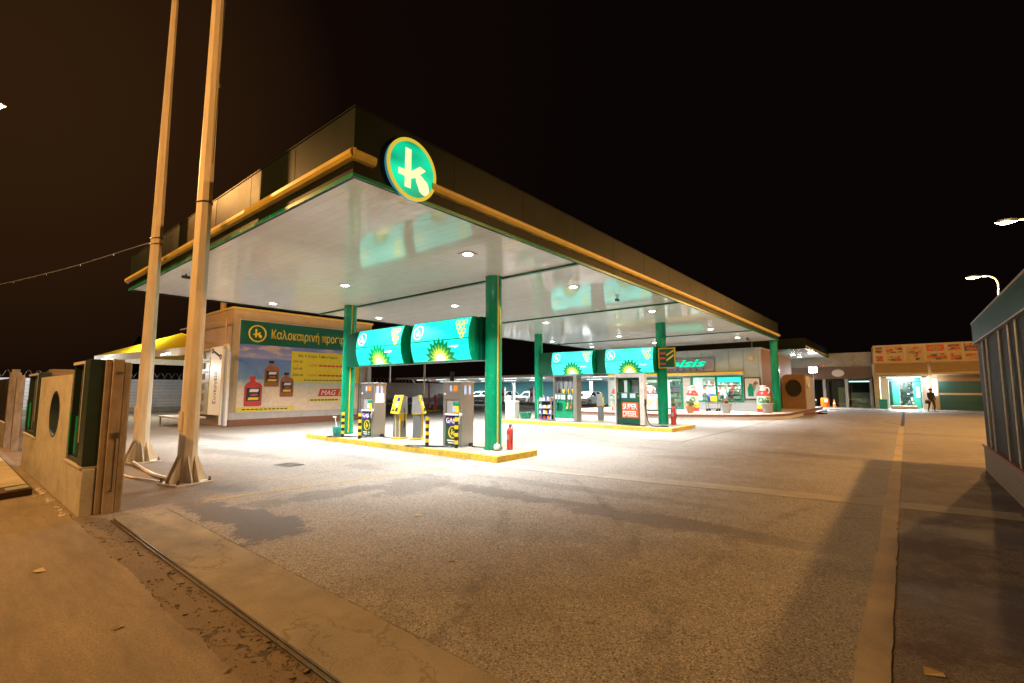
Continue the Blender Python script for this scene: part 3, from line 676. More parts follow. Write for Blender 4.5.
def gas_dispenser(x, y, label, note):
    t = thing('gas_dispenser', label, 'pump', (x, y, .15), 0, 'steel gas dispensers'); w, d, h = .37, .47, 1.78
    b = B(); b.box(-w, w, .05, d, .0, h-.04, .01); b.box(-w, w, .0, .05, 1.28, h-.04, .005); b.box(-w, -.27, .0, .05, 0, 1.28); b.box(.27, w, 0, .05, 0, 1.28); b.out('cabinet', 'steel', t)
    b = B(); b.box(-w-.015, w+.015, -.015, d+.015, h-.04, h, .006); b.out('top_cap', 'galv', t)
    b = B(); b.box(-.265, .265, .030, .049, .89, 1.27); b.out('recess', 'mgrey', t)
    b = B(); b.box(-.27, .27, -.06, .05, .84, .885, .008); b.out('shelf', 'white', t)
    b = B(); b.box(.02, .24, .010, .028, .92, 1.10); b.mi = 1; b.box(.02, .24, .010, .028, 1.105, 1.2); b.mi = 2; b.box(.0, .12, .004, .009, .95, 1.08); b.out('sticker', ['byel', 'green', 'bluew'], t)
    b = B(); b.box(-.10, -.02, -.006, .0, 1.50, 1.66); b.out('badge', 'bluew', t)
    b = B(); b.box(.05, .20, -.006, .0, 1.50, 1.66); b.out('badge', 'orange', t)
    b = B(); b.box(-.33, -.27, -.008, .0, 1.40, 1.46); b.out('badge', 'white', t)
    b = B(); b.box(-.268, .268, .012, .049, .03, .835); b.out('lower_panel', 'dgreen', t)
    b = B()
    n = 26; b.prism([(-.05+.255*math.cos(2*PI*i/n), .70+.14*math.sin(2*PI*i/n)) for i in range(n)], -.01, .012); bd = b.out('oval_badge', 'purple', t)
    text('lettering', 'GAS', 'txtw', bd, -.05, -.010, .70, w=.36, h=.16, align='C', bold=.025)
    b = B(); b.ring(.02, .38, .17, .14, .0, .012, 30); k_emblem(b, .01, .375, .12, .0, .012); b.out('emblem', 'txty', t)
    b = B(); b.box(-.20, .18, .004, .012, .135, .17); b.box(-.16, .14, .004, .012, .075, .105); b.out('small_print', 'txtw', t)
    b = B()
    for q in (.09, .26): b.box(w, w+.006, q, q+.08, 1.42, 1.66)
    b.out('side_sticker', 'bluew', t)
    if note: b = B(); b.box(w, w+.005, .06, .40, 1.12, 1.42); b.out('paper_notice', 'paper', t)
    b = B(); b.tube([(.30, -.02, .62), (.33, -.06, .74), (.39, -.05, .86)], .022, 8); b.box(.34, .42, -.08, -.02, .84, .92, .01); b.out('nozzle', 'white', t)
    hose = catmull([(.27, -.02, .62), (.22, -.10, .3), (.20, -.12, .03), (-.15, -.25, .012), (-.7, -.45, .012), (-1.05, -.78, .014), (-.75, -.82, .012), (-.30, -.55, .012), (.0, -.15, .012)], 8)
    b = B(); b.tube(hose, .014, 6); b.out('hose', 'rubber', t, smooth=True)
    b = B(); b.tube(catmull([(.37, .35, .03), (.6, .25, .012), (.95, .32, .012)], 6), .018, 6); b.box(.37, .42, .28, .4, .0, .09, .01); b.out('pipe', 'rubber', t)
    return t
gas_dispenser(-9.72, 9.17, 'steel gas dispenser with purple badge beside the front right green column', False)
gas_dispenser(-13.85, 9.2, 'steel gas dispenser with a white paper notice on its side, near the left front column', True)

def air_unit(x, y, rz, label):
    t = thing('air_water_unit', label, 'air unit', (x, y, .15), rz, 'yellow and grey air and water units'); t.scale = (.86, .86, .97)
    b = B(); b.box(-.24, .24, -.20, .20, 0, .05, .01); b.out('base_plate', 'yellow', t)
    b = B(); b.slab([(-.20, -.15), (.20, -.15), (.20, .15), (-.20, .15)], .05, .80); 
    for v in b.bm.verts:
        if v.co.z > .7: v.co.x *= .86; v.co.y *= .86
    b.out('pedestal', 'grey', t)
    b = B()
    for sx in (-.06, .145): b.box(sx, sx+.035, -.165, .165, .05, .80)
    b.out('pedestal_stripe', 'yellow', t)
    b = B(); b.box(-.2, .2, -.17, .19, .80, .84, .008); b.out('collar', 'yellow', t)
    b = B(); b.sidep([(-.22, .84), (.19, .84), (.17, 1.36), (-.04, 1.40)], -.20, .20); b.out('head', 'mgrey', t)
    b = B(); b.sidep([(-.265, .82), (-.225, .82), (-.03, 1.42), (-.07, 1.42)], -.22, .22); p = b.out('control_panel', 'yellow', t)
    def on(z): return -.265+(z-.82)*(.195/.6)
    b = B(); 
    b.sidep([(on(1.22)-.008, 1.22), (on(1.22)+.02, 1.22), (on(1.34)+.02, 1.34), (on(1.34)-.008, 1.34)], -.02, .12); b.mi = 1
    b.sidep([(on(1.06)-.008, 1.06), (on(1.06)+.02, 1.06), (on(1.16)+.02, 1.16), (on(1.16)-.008, 1.16)], -.1, .08); b.mi = 2
    b.sidep([(on(.9)-.02, .9), (on(.9)+.02, .9), (on(1.0)+.02, 1.0), (on(1.0)-.02, 1.0)], .0, .1); b.sidep([(on(.9)-.008, .9), (on(.9)+.02, .9), (on(.96)+.02, .96), (on(.96)-.008, .96)], -.16, -.06)
    b.out('buttons', ['purple', 'white', 'black'], p)
    b = B(); b.tube(catmull([(.21, .0, 1.0), (.26, .02, .7), (.24, -.02, .35), (.22, .02, .8)], 6), .014, 6); b.out('hose', 'rubber', t)
    return t
air_unit(-12.55, 9.55, R(8), 'grey air unit with a yellow sloping panel facing the road, on the front island')
air_unit(-11.95, 9.80, R(128), 'grey air unit seen from the side with yellow edge, back to back with its twin')
air_unit(-11.62, 20.9, R(112), 'grey and yellow air unit beside the rear multi hose pump')

def bollard_mesh():
    b = B()
    for i in range(8):
        b.mi = (i+1) % 2; b.cyl((0, 0, i*.1), (0, 0, i*.1+.1), .052, seg=18)
    b.mi = 1; b.lathe([(.052, .8), (.04, .815), (.02, .823)], seg=18)
    return b
bo = None
for x, y, lab in ((-9.35, 8.98, 'striped bollard in front of the gas dispenser nearest the right column'), (-10.3, 8.78, 'striped bollard standing alone between the air units and the right gas dispenser'),
                  (-13.5, 8.72, 'striped bollard in front of the gas dispenser with the paper notice'), (-14.42, 8.68, 'striped bollard left of the left front column, at the island edge'), (-13.75, 10.2, 'striped bollard half hidden behind the yellow panelled air unit')):
    if bo is None:
        bo = bollard_mesh().out('bollard', ['yellow', 'black'], None, True); o = bo
    else: o = bo.copy(); C.objects.link(o)
    o.location = (x, y, .15); tag(o, lab, 'bollard', 'black and yellow striped bollards')
o.location = (-13.15, 9.90, .15)

def extinguisher(x, y, z, label, s=1.):
    t = thing('fire_extinguisher', label, 'extinguisher', (x, y, z)); t.scale = (s, s, s)
    b = B(); b.lathe([(.085, 0), (.092, .02), (.092, .52), (.075, .59), (.035, .63), (.03, .66)], seg=24); b.out('cylinder', 'red', t, True)
    b = B(); b.cyl((0, 0, .66), (0, 0, .70), .03, seg=12); b.box(-.02, .10, -.015, .015, .70, .72); b.box(-.02, .09, -.012, .012, .735, .75); b.out('valve', 'black', t)
    b = B(); b.tube(catmull([(.03, 0, .68), (.13, -.02, .62), (.12, -.03, .35), (.10, -.05, .2)], 6), .012, 6); b.out('hose', 'rubber', t)
    b = B(); b.box(-.035, .035, -.096, -.085, .30, .44); b.out('label', 'galv', t)
extinguisher(-8.02, 9.62, .15, 'red fire extinguisher beside the front right green column', .88)
extinguisher(-8.02, 20.95, .15, 'red fire extinguisher beside the rear right green column', 1.25)
b = B(); b.lathe([(.02, 0), (.075, .02), (.095, .08), (.07, .15), (.02, .17)], seg=14); b.lathe([(.018, .17), (.022, .2)], seg=10)
tag(b.out('water_jug', 'white', None, True, loc=(-8.16, 9.28, .15)), 'small round white jug at the foot of the front right column', 'jug')
# washing bucket left of the left column
t = thing('wash_bucket', 'green wash bucket with a white squeegee by the left front column', 'bucket', (-15.05, 8.85, .15)); t.scale = (.7, .7, .7)
b = B(); b.box(-.15, .15, -.13, .13, 0, .10, .02); b.box(-.18, .18, -.16, .16, .10, .42, .03); b.out('tub', 'teal', t)
b = B(); b.cyl((-.02, 0, .3), (-.24, 0, .86), .016, seg=8); b.box(-.42, -.12, -.02, .02, .84, .9, .01); b.out('squeegee', 'white', t)

def hanging_hose(pts, par, r=.018): b = B(); b.tube(catmull(pts, 8), r, 6); return b.out('hose', 'rubber', par, True)
def nozzle(par, x, y, z, mt):
    b = B(); b.sidep([(y-.07, z+.17), (y-.02, z+.19), (y+.0, z), (y-.05, z-.10), (y-.09, z-.08), (y-.06, z+.02)], x-.035, x+.035); n = b.out('nozzle', mt, par)
    b = B(); b.tube([(x, y-.03, z+.17), (x, y-.05, z+.26), (x, y-.0, z+.31)], .014, 6); b.out('spout', 'galv', n)
# multi hose pump
t = thing('fuel_pump', 'tall multi hose fuel pump with green front and hanging hoses on the rear island', 'pump', (-12.92, 19.7, .15))
b = B(); b.box(-.62, .50, .06, .36, .0, 1.36, .01); b.box(-.62, .50, .3, .38, 1.36, 2.22, .01); b.out('cabinet', 'mgrey', t)
b = B(); b.box(-.66, -.60, -.02, .40, 0, 2.26, .008); b.box(.50, .70, -.02, .40, 0, 2.26, .01); b.box(-.60, .50, -.02, .40, 2.2, 2.26); b.out('frame', 'steel', t)
b = B(); b.box(-.595, .495, .02, .058, .16, 1.0); b.mi = 1; b.box(-.595, .495, .02, .058, .02, .155); b.out('front_panel', ['green', 'white'], t)
b = B(); b.box(-.595, .495, .02, .058, 1.0, 1.34); b.out('display_panel', 'dgreen', t)
for x in (-.44, -.11, .30): b = B(); b.box(x-.13, x+.13, .0, .02, 1.07, 1.29, .006); b.out('display', 'paper', t)
b = B(); b.box(-.595, .495, .22, .298, 1.40, 2.18); b.out('hose_board', 'grey', t)
for i, x in enumerate((-.42, -.14, .12, .36)):
    hanging_hose([(x, .12, 2.16), (x+.02, .1, 1.9), (x-.03, .12, 1.62), (x+.02, .02, 1.36), (x-.02, -.06, 1.0), (x+.06, -.06, .75)] if i != 1 else [(x, .12, 2.16), (x-.02, .1, 1.8), (x+.04, .14, 1.45), (x+.05, .16, 1.40)], t)
    b = B(); b.box(x-.05, x+.05, .1, .2, 1.38, 1.58, .015); b.out('hose_swivel', ['black', 'yellow', 'stripe', 'stripe'][i], t)
for x, mt in ((-.40, 'black'), (.18, 'yellow'), (.40, 'red')): nozzle(t, x, -.0, .72, mt)
b = B(); b.box(-.5, -.15, .008, .02, .52, .9); b.box(.02, .44, .008, .02, .52, .56); b.out('nozzle_rest', 'dgreen', t)
# diesel pump
t = thing('fuel_pump', 'white framed fuel pump with an orange diesel panel on the rear island', 'pump', (-9.50, 19.60, .15))
b = B(); b.box(-.66, -.60, 0, .30, 0, 2.26, .01); b.box(.52, .74, 0, .30, 0, 2.26, .012); b.box(-.60, .52, 0, .30, 2.10, 2.26); b.out('frame', 'wallc', t)
b = B(); b.box(-.595, .515, .08, .40, .06, 1.42, .012); b.box(-.595, -.44, .2, .5, 1.42, 2.07); b.box(-.14, .0, .2, .5, 1.42, 2.07); b.box(.40, .515, .2, .5, 1.42, 2.07); b.box(-.44, .40, .2, .5, 1.96, 2.07); b.out('cabinet', 'dgreen', t)
b = B(); b.box(-.59, .51, .085, .55, 0, .058); b.out('foot', 'black', t)
b = B(); b.box(-.0, .40, .33, .37, 1.43, 1.955); b.out('window', 'grey', t)
for x in (-.23, .17): b = B(); b.box(x-.13, x+.13, .06, .08, 1.18, 1.38, .008); b.out('display', 'screen', t)
b = B(); b.box(.40, .46, .06, .08, 1.25, 1.31); b.out('switch', 'orange', t)
b = B(); b.box(-.36, .42, .062, .08, .30, .98, .006); b.out('label_panel', mat('diesel panel orange', (.85, .10, .015), .4, var=.04), t)
text('lettering', 'SUPER', 'txtw', t, .03, .06, .80, w=.68, h=.26, align='C', ext=.005, bold=.028)
text('lettering', 'DIESEL', 'txtw', t, .03, .06, .48, w=.68, h=.26, align='C', ext=.005, bold=.028)
nozzle(t, -.50, .04, .95, 'black'); hanging_hose([(-.50, .0, .85), (-.46, -.08, .4), (-.30, -.2, .06), (.2, -.35, .02), (.9, -.3, .02)], t, .028)
nozzle(t, .79, .03, .95, 'black'); hanging_hose([(.79, .0, .85), (.86, -.05, .4), (1.05, -.15, .06), (1.5, -.2, .02), (1.75, .0, .02), (1.4, .15, .02)], t, .028)
# rack of goods, cooler, green basin
t = thing('goods_rack', 'grey wire rack of car care goods beside the rear multi hose pump', 'rack', (-14.2, 19.75, .15))
b = B()
for x in (-.42, .40):
    for y in (0, .3): b.box(x, x+.03, y, y+.03, 0, 1.05)
b.out('frame', 'mgrey', t)
SH = (.06, .34, .62, .98)
for z in SH: b = B(); b.box(-.41, .42, 0, .33, z-.02, z); b.out('shelf', 'mgrey', t)
b = B(); b.box(-.41, .42, .315, .325, 0, 1.0); b.out('back_panel', 'dark', t)
for z in SH[:4]:
    x = -.36
    while x < .36:
        wd = random.uniform(.07, .13); h = random.uniform(.13, .22); b = B()
        if random.random() < .5: b.box(-wd/2, wd/2, -.05, .05, 0, h, .012)
        else: b.lathe([(wd*.5, 0), (wd*.5, h*.7), (wd*.2, h*.85), (wd*.2, h)], seg=12)
        c = random.choice(['white', 'red', 'bluew', 'purple', 'paper', 'yellow', 'orange', 'white'])
        tag(b.out('goods_pack', c, None, loc=(-14.2+x+wd/2, 19.85, .15+z)), 'small bottle or pack standing on the grey wire rack', 'goods', 'packs of car care goods on the wire rack'); x += wd+.03
t = thing('white_cooler', 'white boxy cooler standing left of the rear left column', 'cooler', (-16.75, 20.3, 0), R(15))
b = B(); b.box(-.30, .30, -.28, .28, .06, 1.0, .025); b.out('body', 'offwhite', t)
b = B(); b.box(-.31, .31, -.29, .29, 1.0, 1.09, .02); b.out('lid', 'white', t)
b = B()
for x in (-.24, .2): b.box(x, x+.06, -.24, .24, 0, .06)
b.out('foot', 'black', t)
b = B(); b.lathe([(.26, 0), (.34, .30), (.36, .33), (.34, .33)], seg=20); tag(b.out('basin', 'green', None, True, loc=(-15.9, 20.4, .15)), 'green plastic basin between the white cooler and the rear left column', 'basin')

# price board strapped on the rear right column
t = thing('price_board', 'small green board with yellow diagonal bars on the rear right column', 'sign', (-8.45, 20.72, 3.10)); t.scale = (1.05, 1, .86)
b = B(); b.box(-.05, .68, -.06, .0, -.52, .52, .01); b.out('board', 'dgreen', t)
b = B(); b.box(-.05, .68, -.075, -.06, .485, .52); b.box(-.05, .68, -.075, -.06, -.52, -.485); b.box(-.05, -.015, -.075, -.06, -.485, .485); b.box(.645, .68, -.075, -.06, -.485, .485); b.out('border', 'stripe', t)
b = B(); b.prism([(.30, .10), (.62, .34), (.62, .42), (.30, .18)], -.072, -.06); b.prism([(.30, -.18), (.62, .10), (.62, .19), (.30, -.08)], -.072, -.06); b.out('diagonal_bar', 'stripe', t)
b = B(); 
for z in (.26, 0, -.28): b.box(.02, .17, -.068, -.06, z-.05, z+.05); b.box(.19, .26, -.068, -.06, z-.05, z+.03)
b.out('price_strip', 'txtr', t)

# vent pipes hanging from the signs
for x, y, z0, lab in ((-13.4, 9.75, 1.93, 'thin grey vent pipe between the left gas dispenser and its sign'), (-11.62, 9.75, 1.5, 'thin grey vent pipe rising behind the twin air units')):
    b = B(); b.cyl((0, 0, 0), (0, 0, 2.55-z0), .028, seg=10); tag(b.out('vent_pipe', 'grey', None, True, loc=(x, y, z0)), lab, 'pipe')

# ------------------------------------------------------------------ tall poles, cables
def tall_pole(x, y, h, r0, r1, label, bandz):
    t = thing('steel_pole', label, 'pole', (x, y, .0), R(12))
    b = B(); b.cyl((0, 0, .03), (0, 0, h), r0, r1, seg=8); b.out('shaft', 'polep', t)
    b = B(); b.box(-.32, .32, -.32, .32, .0, .035, .006); b.out('base_plate', 'polep', t)
    for k in range(4):
        a = R(90*k); ca, sa = math.cos(a), math.sin(a); b = B()
        for q in (-.012-.06, .06-.012):
            b.prism([(r0*.72, .035), (.31, .035), (.31, .08), (r0*.74, .54)], q, q+.024)
        for v in b.bm.verts: v.co.x, v.co.y = v.co.x*ca-v.co.y*sa, v.co.x*sa+v.co.y*ca
        b.out('gusset', 'polep', t)
    for sx in (-1, 1):
        for sy in (-1, 1): b = B(); b.cyl((sx*.27, sy*.27, .03), (sx*.27, sy*.27, .11), .018, seg=8); b.cyl((sx*.27, sy*.27, .035), (sx*.27, sy*.27, .06), .032, seg=6); b.out('anchor_bolt', 'rail', t)
    b = B(); b.box(-.055, .055, -r0-.005, -r0+.03, .95, 1.30, .004); b.cyl((0, -r0-.01, .98), (0, -r0, .98), .01, seg=6); b.cyl((0, -r0-.01, 1.27), (0, -r0, 1.27), .01, seg=6); b.out('hatch', 'polep', t)
    for z in bandz: b = B(); r = r0+(r1-r0)*z/h+.006; b.tube([(r*math.cos(2*PI*i/14), r*math.sin(2*PI*i/14), z+.015*math.sin(i)) for i in range(15)], .012, 6); b.out('wire_tie', 'rail', t)
    return t
tall_pole(-14.02, 3.2, 11.8, .165, .075, 'tall cream tapering steel pole farther from the road, a cable tied to it', (5.25, 5.4))
tall_pole(-10.26, 3.05, 12.4, .165, .085, 'tall cream tapering steel pole nearest the wall pillar, leaving the top of the photo', (5.3,))
cb = catmull([(-14.05, 3.1, 5.3), (-19, 1.8, 5.05), (-26, 0, 5.1), (-38, -3, 5.9)], 12)
t = thing('cable', 'thin sagging cable with small bulbs running left from the far pole', 'cable')
b = B(); b.tube(cb, .012, 5); b.out('wire', 'grey', t)
for p in cb[4::4]: b = B(); b.cyl(p, p-Vector((0, 0, .05)), .012, .008, 6); b.out('bulb', 'galv', t)
b = B(); b.tube(catmull([(-9.95, 3.05, 6.0), (-9.90, 3.05, 7.5), (-9.62, 3.0, 12.0)], 8), .008, 5); b.cyl((-9.78, 3.03, 7.45), (-9.78, 3.03, 7.53), .025, seg=6); tag(b.out('halyard', 'rail'), 'thin loose halyard line beside the pole nearest the pillar', 'rope')
b = B(); b.tube(catmull([(-13.7, 3.0, .06), (-12.6, 2.95, .02), (-11.5, 2.9, .02), (-10.6, 2.9, .06)], 6), .035, 6); b.tube([(-10.5, 2.75, .04), (-11.6, 2.55, .02), (-13.2, 2.35, .02)], .018, 6)
tag(b.out('ground_conduit', 'polep'), 'pale conduit pipe lying on the ground between the two tall poles', 'pipe')

# ------------------------------------------------------------------ roadside wall with window boxes
t = thing('roadside_wall', 'pale plastered boundary wall with an oval opening and two window gaps', 'wall')
Y0, Y1 = 1.35, 1.49
b = B(); b.box(-9.95, -8.65, Y0, Y1, -.02, .62, .01)
b.box(-15.4, -13.4, Y0, Y1, -.02, .72, .01)
b.out('low_wall', 'wallc', t)
# full height piece with an oval hole
b = B(); N = 40; x0, x1, z0, z1 = -13.4, -9.95, -.02, 1.94; cx, cz, rx, rz = -11.4, 1.28, .52, .40
def rectpt(i):
    a = 2*PI*i/N; d = (math.cos(a), math.sin(a))
    k = min(((x1-cx) if d[0] > 0 else (x0-cx))/d[0] if abs(d[0]) > 1e-6 else 1e9, ((z1-cz) if d[1] > 0 else (z0-cz))/d[1] if abs(d[1]) > 1e-6 else 1e9)
    return (cx+d[0]*k, cz+d[1]*k)
angs = sorted([2*PI*i/N for i in range(N)]+[math.atan2(z-cz, x-cx) % (2*PI) for x in (x0, x1) for z in (z0, z1)])
outr, inr = [], []
for a in angs:
    d = (math.cos(a), math.sin(a))
    k = min(((x1-cx) if d[0] > 0 else (x0-cx))/d[0] if abs(d[0]) > 1e-6 else 1e9, ((z1-cz) if d[1] > 0 else (z0-cz))/d[1] if abs(d[1]) > 1e-6 else 1e9)
    outr.append((cx+d[0]*k, cz+d[1]*k)); inr.append((cx+rx*d[0], cz+rz*d[1]))
n = len(angs); vv = {}
for nm, pts in (('o', outr), ('i', inr)):
    for y in (Y0, Y1): vv[nm, y] = [b.bm.verts.new((p[0], y, p[1])) for p in pts]
for i in range(n):
    j = (i+1) % n
    for q in ((('o', Y0, i), ('o', Y0, j), ('i', Y0, j), ('i', Y0, i)), (('o', Y1, i), ('i', Y1, i), ('i', Y1, j), ('o', Y1, j)), (('i', Y0, i), ('i', Y0, j), ('i', Y1, j), ('i', Y1, i)), (('o', Y0, i), ('o', Y1, i), ('o', Y1, j), ('o', Y0, j))):
        b.bm.faces.new([vv[a_, y_][k_] for a_, y_, k_ in q])
bmesh.ops.recalc_face_normals(b.bm, faces=list(b.bm.faces)); b.out('oval_wall', 'wallc', t)
b = B(); b.ring(0, 0, 1., .93, Y0-.004, Y1+.004, 44)
for v in b.bm.verts: v.co.x, v.co.z = cx+v.co.x*(rx-.003), cz+v.co.z*(rz-.003)
b.out('oval_rim', 'hutg2', t)
b = B(); b.box(-9.93, -8.66, Y0-.03, Y1+.03, .622, .655, .006); b.box(-15.38, -13.42, Y0-.03, Y1+.03, .722, .755, .006); b.out('sill', 'offwhite', t)
def window_box(x0, x1, z0, z1, label):
    w_ = thing('window_box', label, 'window', (0, 0, 0)); y0, y1 = 1.36, 1.50
    b = B(); b.box(x0, x0+.06, y0, y1, z0, z1); b.box(x1-.32, x1, y0-.02, y1, z0, z1, .006); b.box(x0+.06, x1-.32, y0, y1, z1-.06, z1); b.box(x0+.06, x1-.32, y0, y1, z0, z0+.06); b.out('frame', 'hutg2', w_)
    b = B(); b.box(x1-.36, x1-.325, y0-.025, y0-.0215, z0+.3, z1-.02); b.box(x0+.02, x1-.36, y0-.025, y0-.002, z1-.05, z1-.01); b.out('edge_trim', 'white', w_)
    b = B(); b.box(x0-.004, x0+.02, y0-.012, y0-.002, z0+.12, z0+.70); b.box(x0+.42, x0+.432, y0+.0, y0+.02, z0+.1, z0+.65); b.out('green_light', 'e_green', w_)
    b = B(); b.box(x0+.06, x1-.32, y0+.10, y0+.112, z0+.06, z1-.06); b.out('pane', 'cglass', w_)
    b = B()
    for i in range(1, 4): q = x0+.06+(x1-x0-.38)*i/4; b.box(q-.012, q+.012, y0+.05, y0+.074, z0+.06, z1-.06)
    b.out('bars', 'grey', w_)
window_box(-9.90, -8.66, .66, 2.12, 'dark framed window box beside the weathered end pillar of the wall')
window_box(-15.35, -13.45, .76, 2.05, 'dark framed window box with a green lit edge at the far end of the wall')
t = thing('gate_pillar', 'weathered rusty brown steel pillar at the near end of the wall', 'pillar', (-8.62, 1.505, 0))
b = B(); b.box(-.14, -.0, .0, .07, 0, 2.12, .006); b.box(-.12, -.03, .07, .30, 0, 2.08, .01); b.out('channel', 'rust', t)
b = B(); b.box(-.03, .03, .075, .20, 0, 2.13, .008); b.out('post', 'rust', t)
b = B(); b.box(-.03, .02, .205, .275, 0, 2.09, .008); b.out('guide', 'rust', t)
b = B(); b.box(.03, .07, .13, .19, 1.02, 1.10, .006); b.box(.03, .06, .12, .19, 1.92, 1.95, .006); b.cyl((.03, .15, .30), (.06, .15, .30), .015, seg=8); b.box(.029, .036, .155, .167, .3, 1.02); b.out('latch', 'rail', t)
b = B(); b.box(-14.0, -13.55, 1.505, 1.86, 0, 2.12, .01); tag(b.out('brick_pier', 'brickc'), 'square brick pier behind the farther window box', 'pier')
# next fence length further along the pavement
t = thing('roadside_fence', 'dark slatted fence on a low white wall, far left edge', 'fence', (0, 0, 0))
b = B(); b.box(-36, -20.6, 1.4, 1.65, 0, .7, .01); b.out('low_wall', 'offwhite', t)
b = B()
for i in range(30): b.box(-36+i*.5, -36+i*.5+.34, 1.45, 1.55, .7, 2.05)
b.out('slats', 'grayp', t)
b = B(); b.box(-20.5, -20.3, 1.38, 1.62, 0, 2.2, .01); b.cyl((-20.4, 1.5, 2.2), (-20.4, 1.5, 2.30), .09, seg=10); b.out('end_post', 'rust', t)
b = B(); b.box(-19.3, -19.18, 1.45, 1.6, 0, 2.1, .008); b.out('gate_post', 'rust', t)
b = B(); b.box(-20.1, -19.3, 1.5, 1.62, .35, 2.05, .01); b.out('electric_box', 'hutg2', t)
# raised planter kerb at the left edge
t = thing('raised_kerb', 'raised kerb with pebbled top, grey green corner pavers and dark brown edge', 'kerb', (-10.9, 1.12, 0))
b = B(); b.box(-6, -.0, -3.2, -.0, .0, .10, .012); b.out('edge', 'brownk', t) if False else None
M['brownk'] = mat('dark brown kerb edge', (.075, .04, .025), .8, var=.3, scale=9, bump=.3)
b.bm.free() if b.bm.is_valid else None
b = B(); b.slab([(-6, -3.2), (.55, -3.2), (.42, -.95), (.0, .0), (-6, .0)], .02, .125); b.out('edge', 'brownk', t)
M['pebble'] = strip_mat('pebbled slab', (.52, .47, .36), (.30, .25, .17), (.36, .31, .22))
b = B(); b.slab([(-6, -3.2), (.0, -3.2), (-.08, -.95), (-.5, -.03), (-6, -.03)], .12, .142); b.out('pebble_top', 'pebble', t)
M['paver'] = mat('grey green paver', (.27, .29, .23), .8, var=.15, scale=8, bump=.3)
for q in ([(.03, -.93), (.36, -.93), (.2, -.52), (-.1, -.52)], [(-.2, -.3), (.08, -.3), (-.03, -.03), (-.42, -.03)], [(.05, -2.2), (.44, -2.2), (.39, -1.4), (.0, -1.4)]):
    b = B(); b.slab(q, .12, .145); b.out('paver', 'paver', t)
rb = random.Random(4)
for i in range(26):
    b = B(); s = rb.uniform(.018, .05); bmesh.ops.create_icosphere(b.bm, subdivisions=1, radius=s)
    for v in b.bm.verts: v.co += Vector((rb.uniform(-s, s), rb.uniform(-s, s), rb.uniform(-s, s)))*.3; v.co.z *= .6
    x = rb.uniform(-11.6, -8.7)
    tag(b.out('rubble', 'wallc', None, loc=(x, 1.27-abs(rb.gauss(0, .05)), .02)), 'small chip of plaster rubble at the foot of the boundary wall', 'rubble', 'plaster chips at the foot of the wall')

# ------------------------------------------------------------------ workshop building with billboard
t = thing('workshop_building', 'tan clad workshop building with a flat roof behind the left pole', 'building')
X1 = -24.3
b = B(); b.box(-30, X1, 8.72, 16.3, 0, 5.52); b.out('wall', 'tan', t)
b = B(); b.box(-30.06, X1+.06, 8.66, 16.36, 5.52, 5.62, .01); b.out('roof_edge', 'trim', t)
b = B(); b.box(X1+.003, X1+.03, 8.75, 16.3, .30, .62); 
for i in range(1, 4): pass
b.out('plinth_panel', 'offwhite', t)
b = B(); b.box(X1, X1+.25, 8.7, 16.3, 0, .30, .01); b.out('plinth', 'brick', t)
b = B(); b.cyl((-27.6, 9.4, 5.6), (-27.6, 9.4, 7.2), .14, seg=12); b.out('flue', 'tan', t)
for y in (16.1, 15.6): b = B(); b.box(X1+.02, X1+.2, y-.12, y+.12, .3, 5.2, .01); b.out('drain_duct', 'mgrey', t)

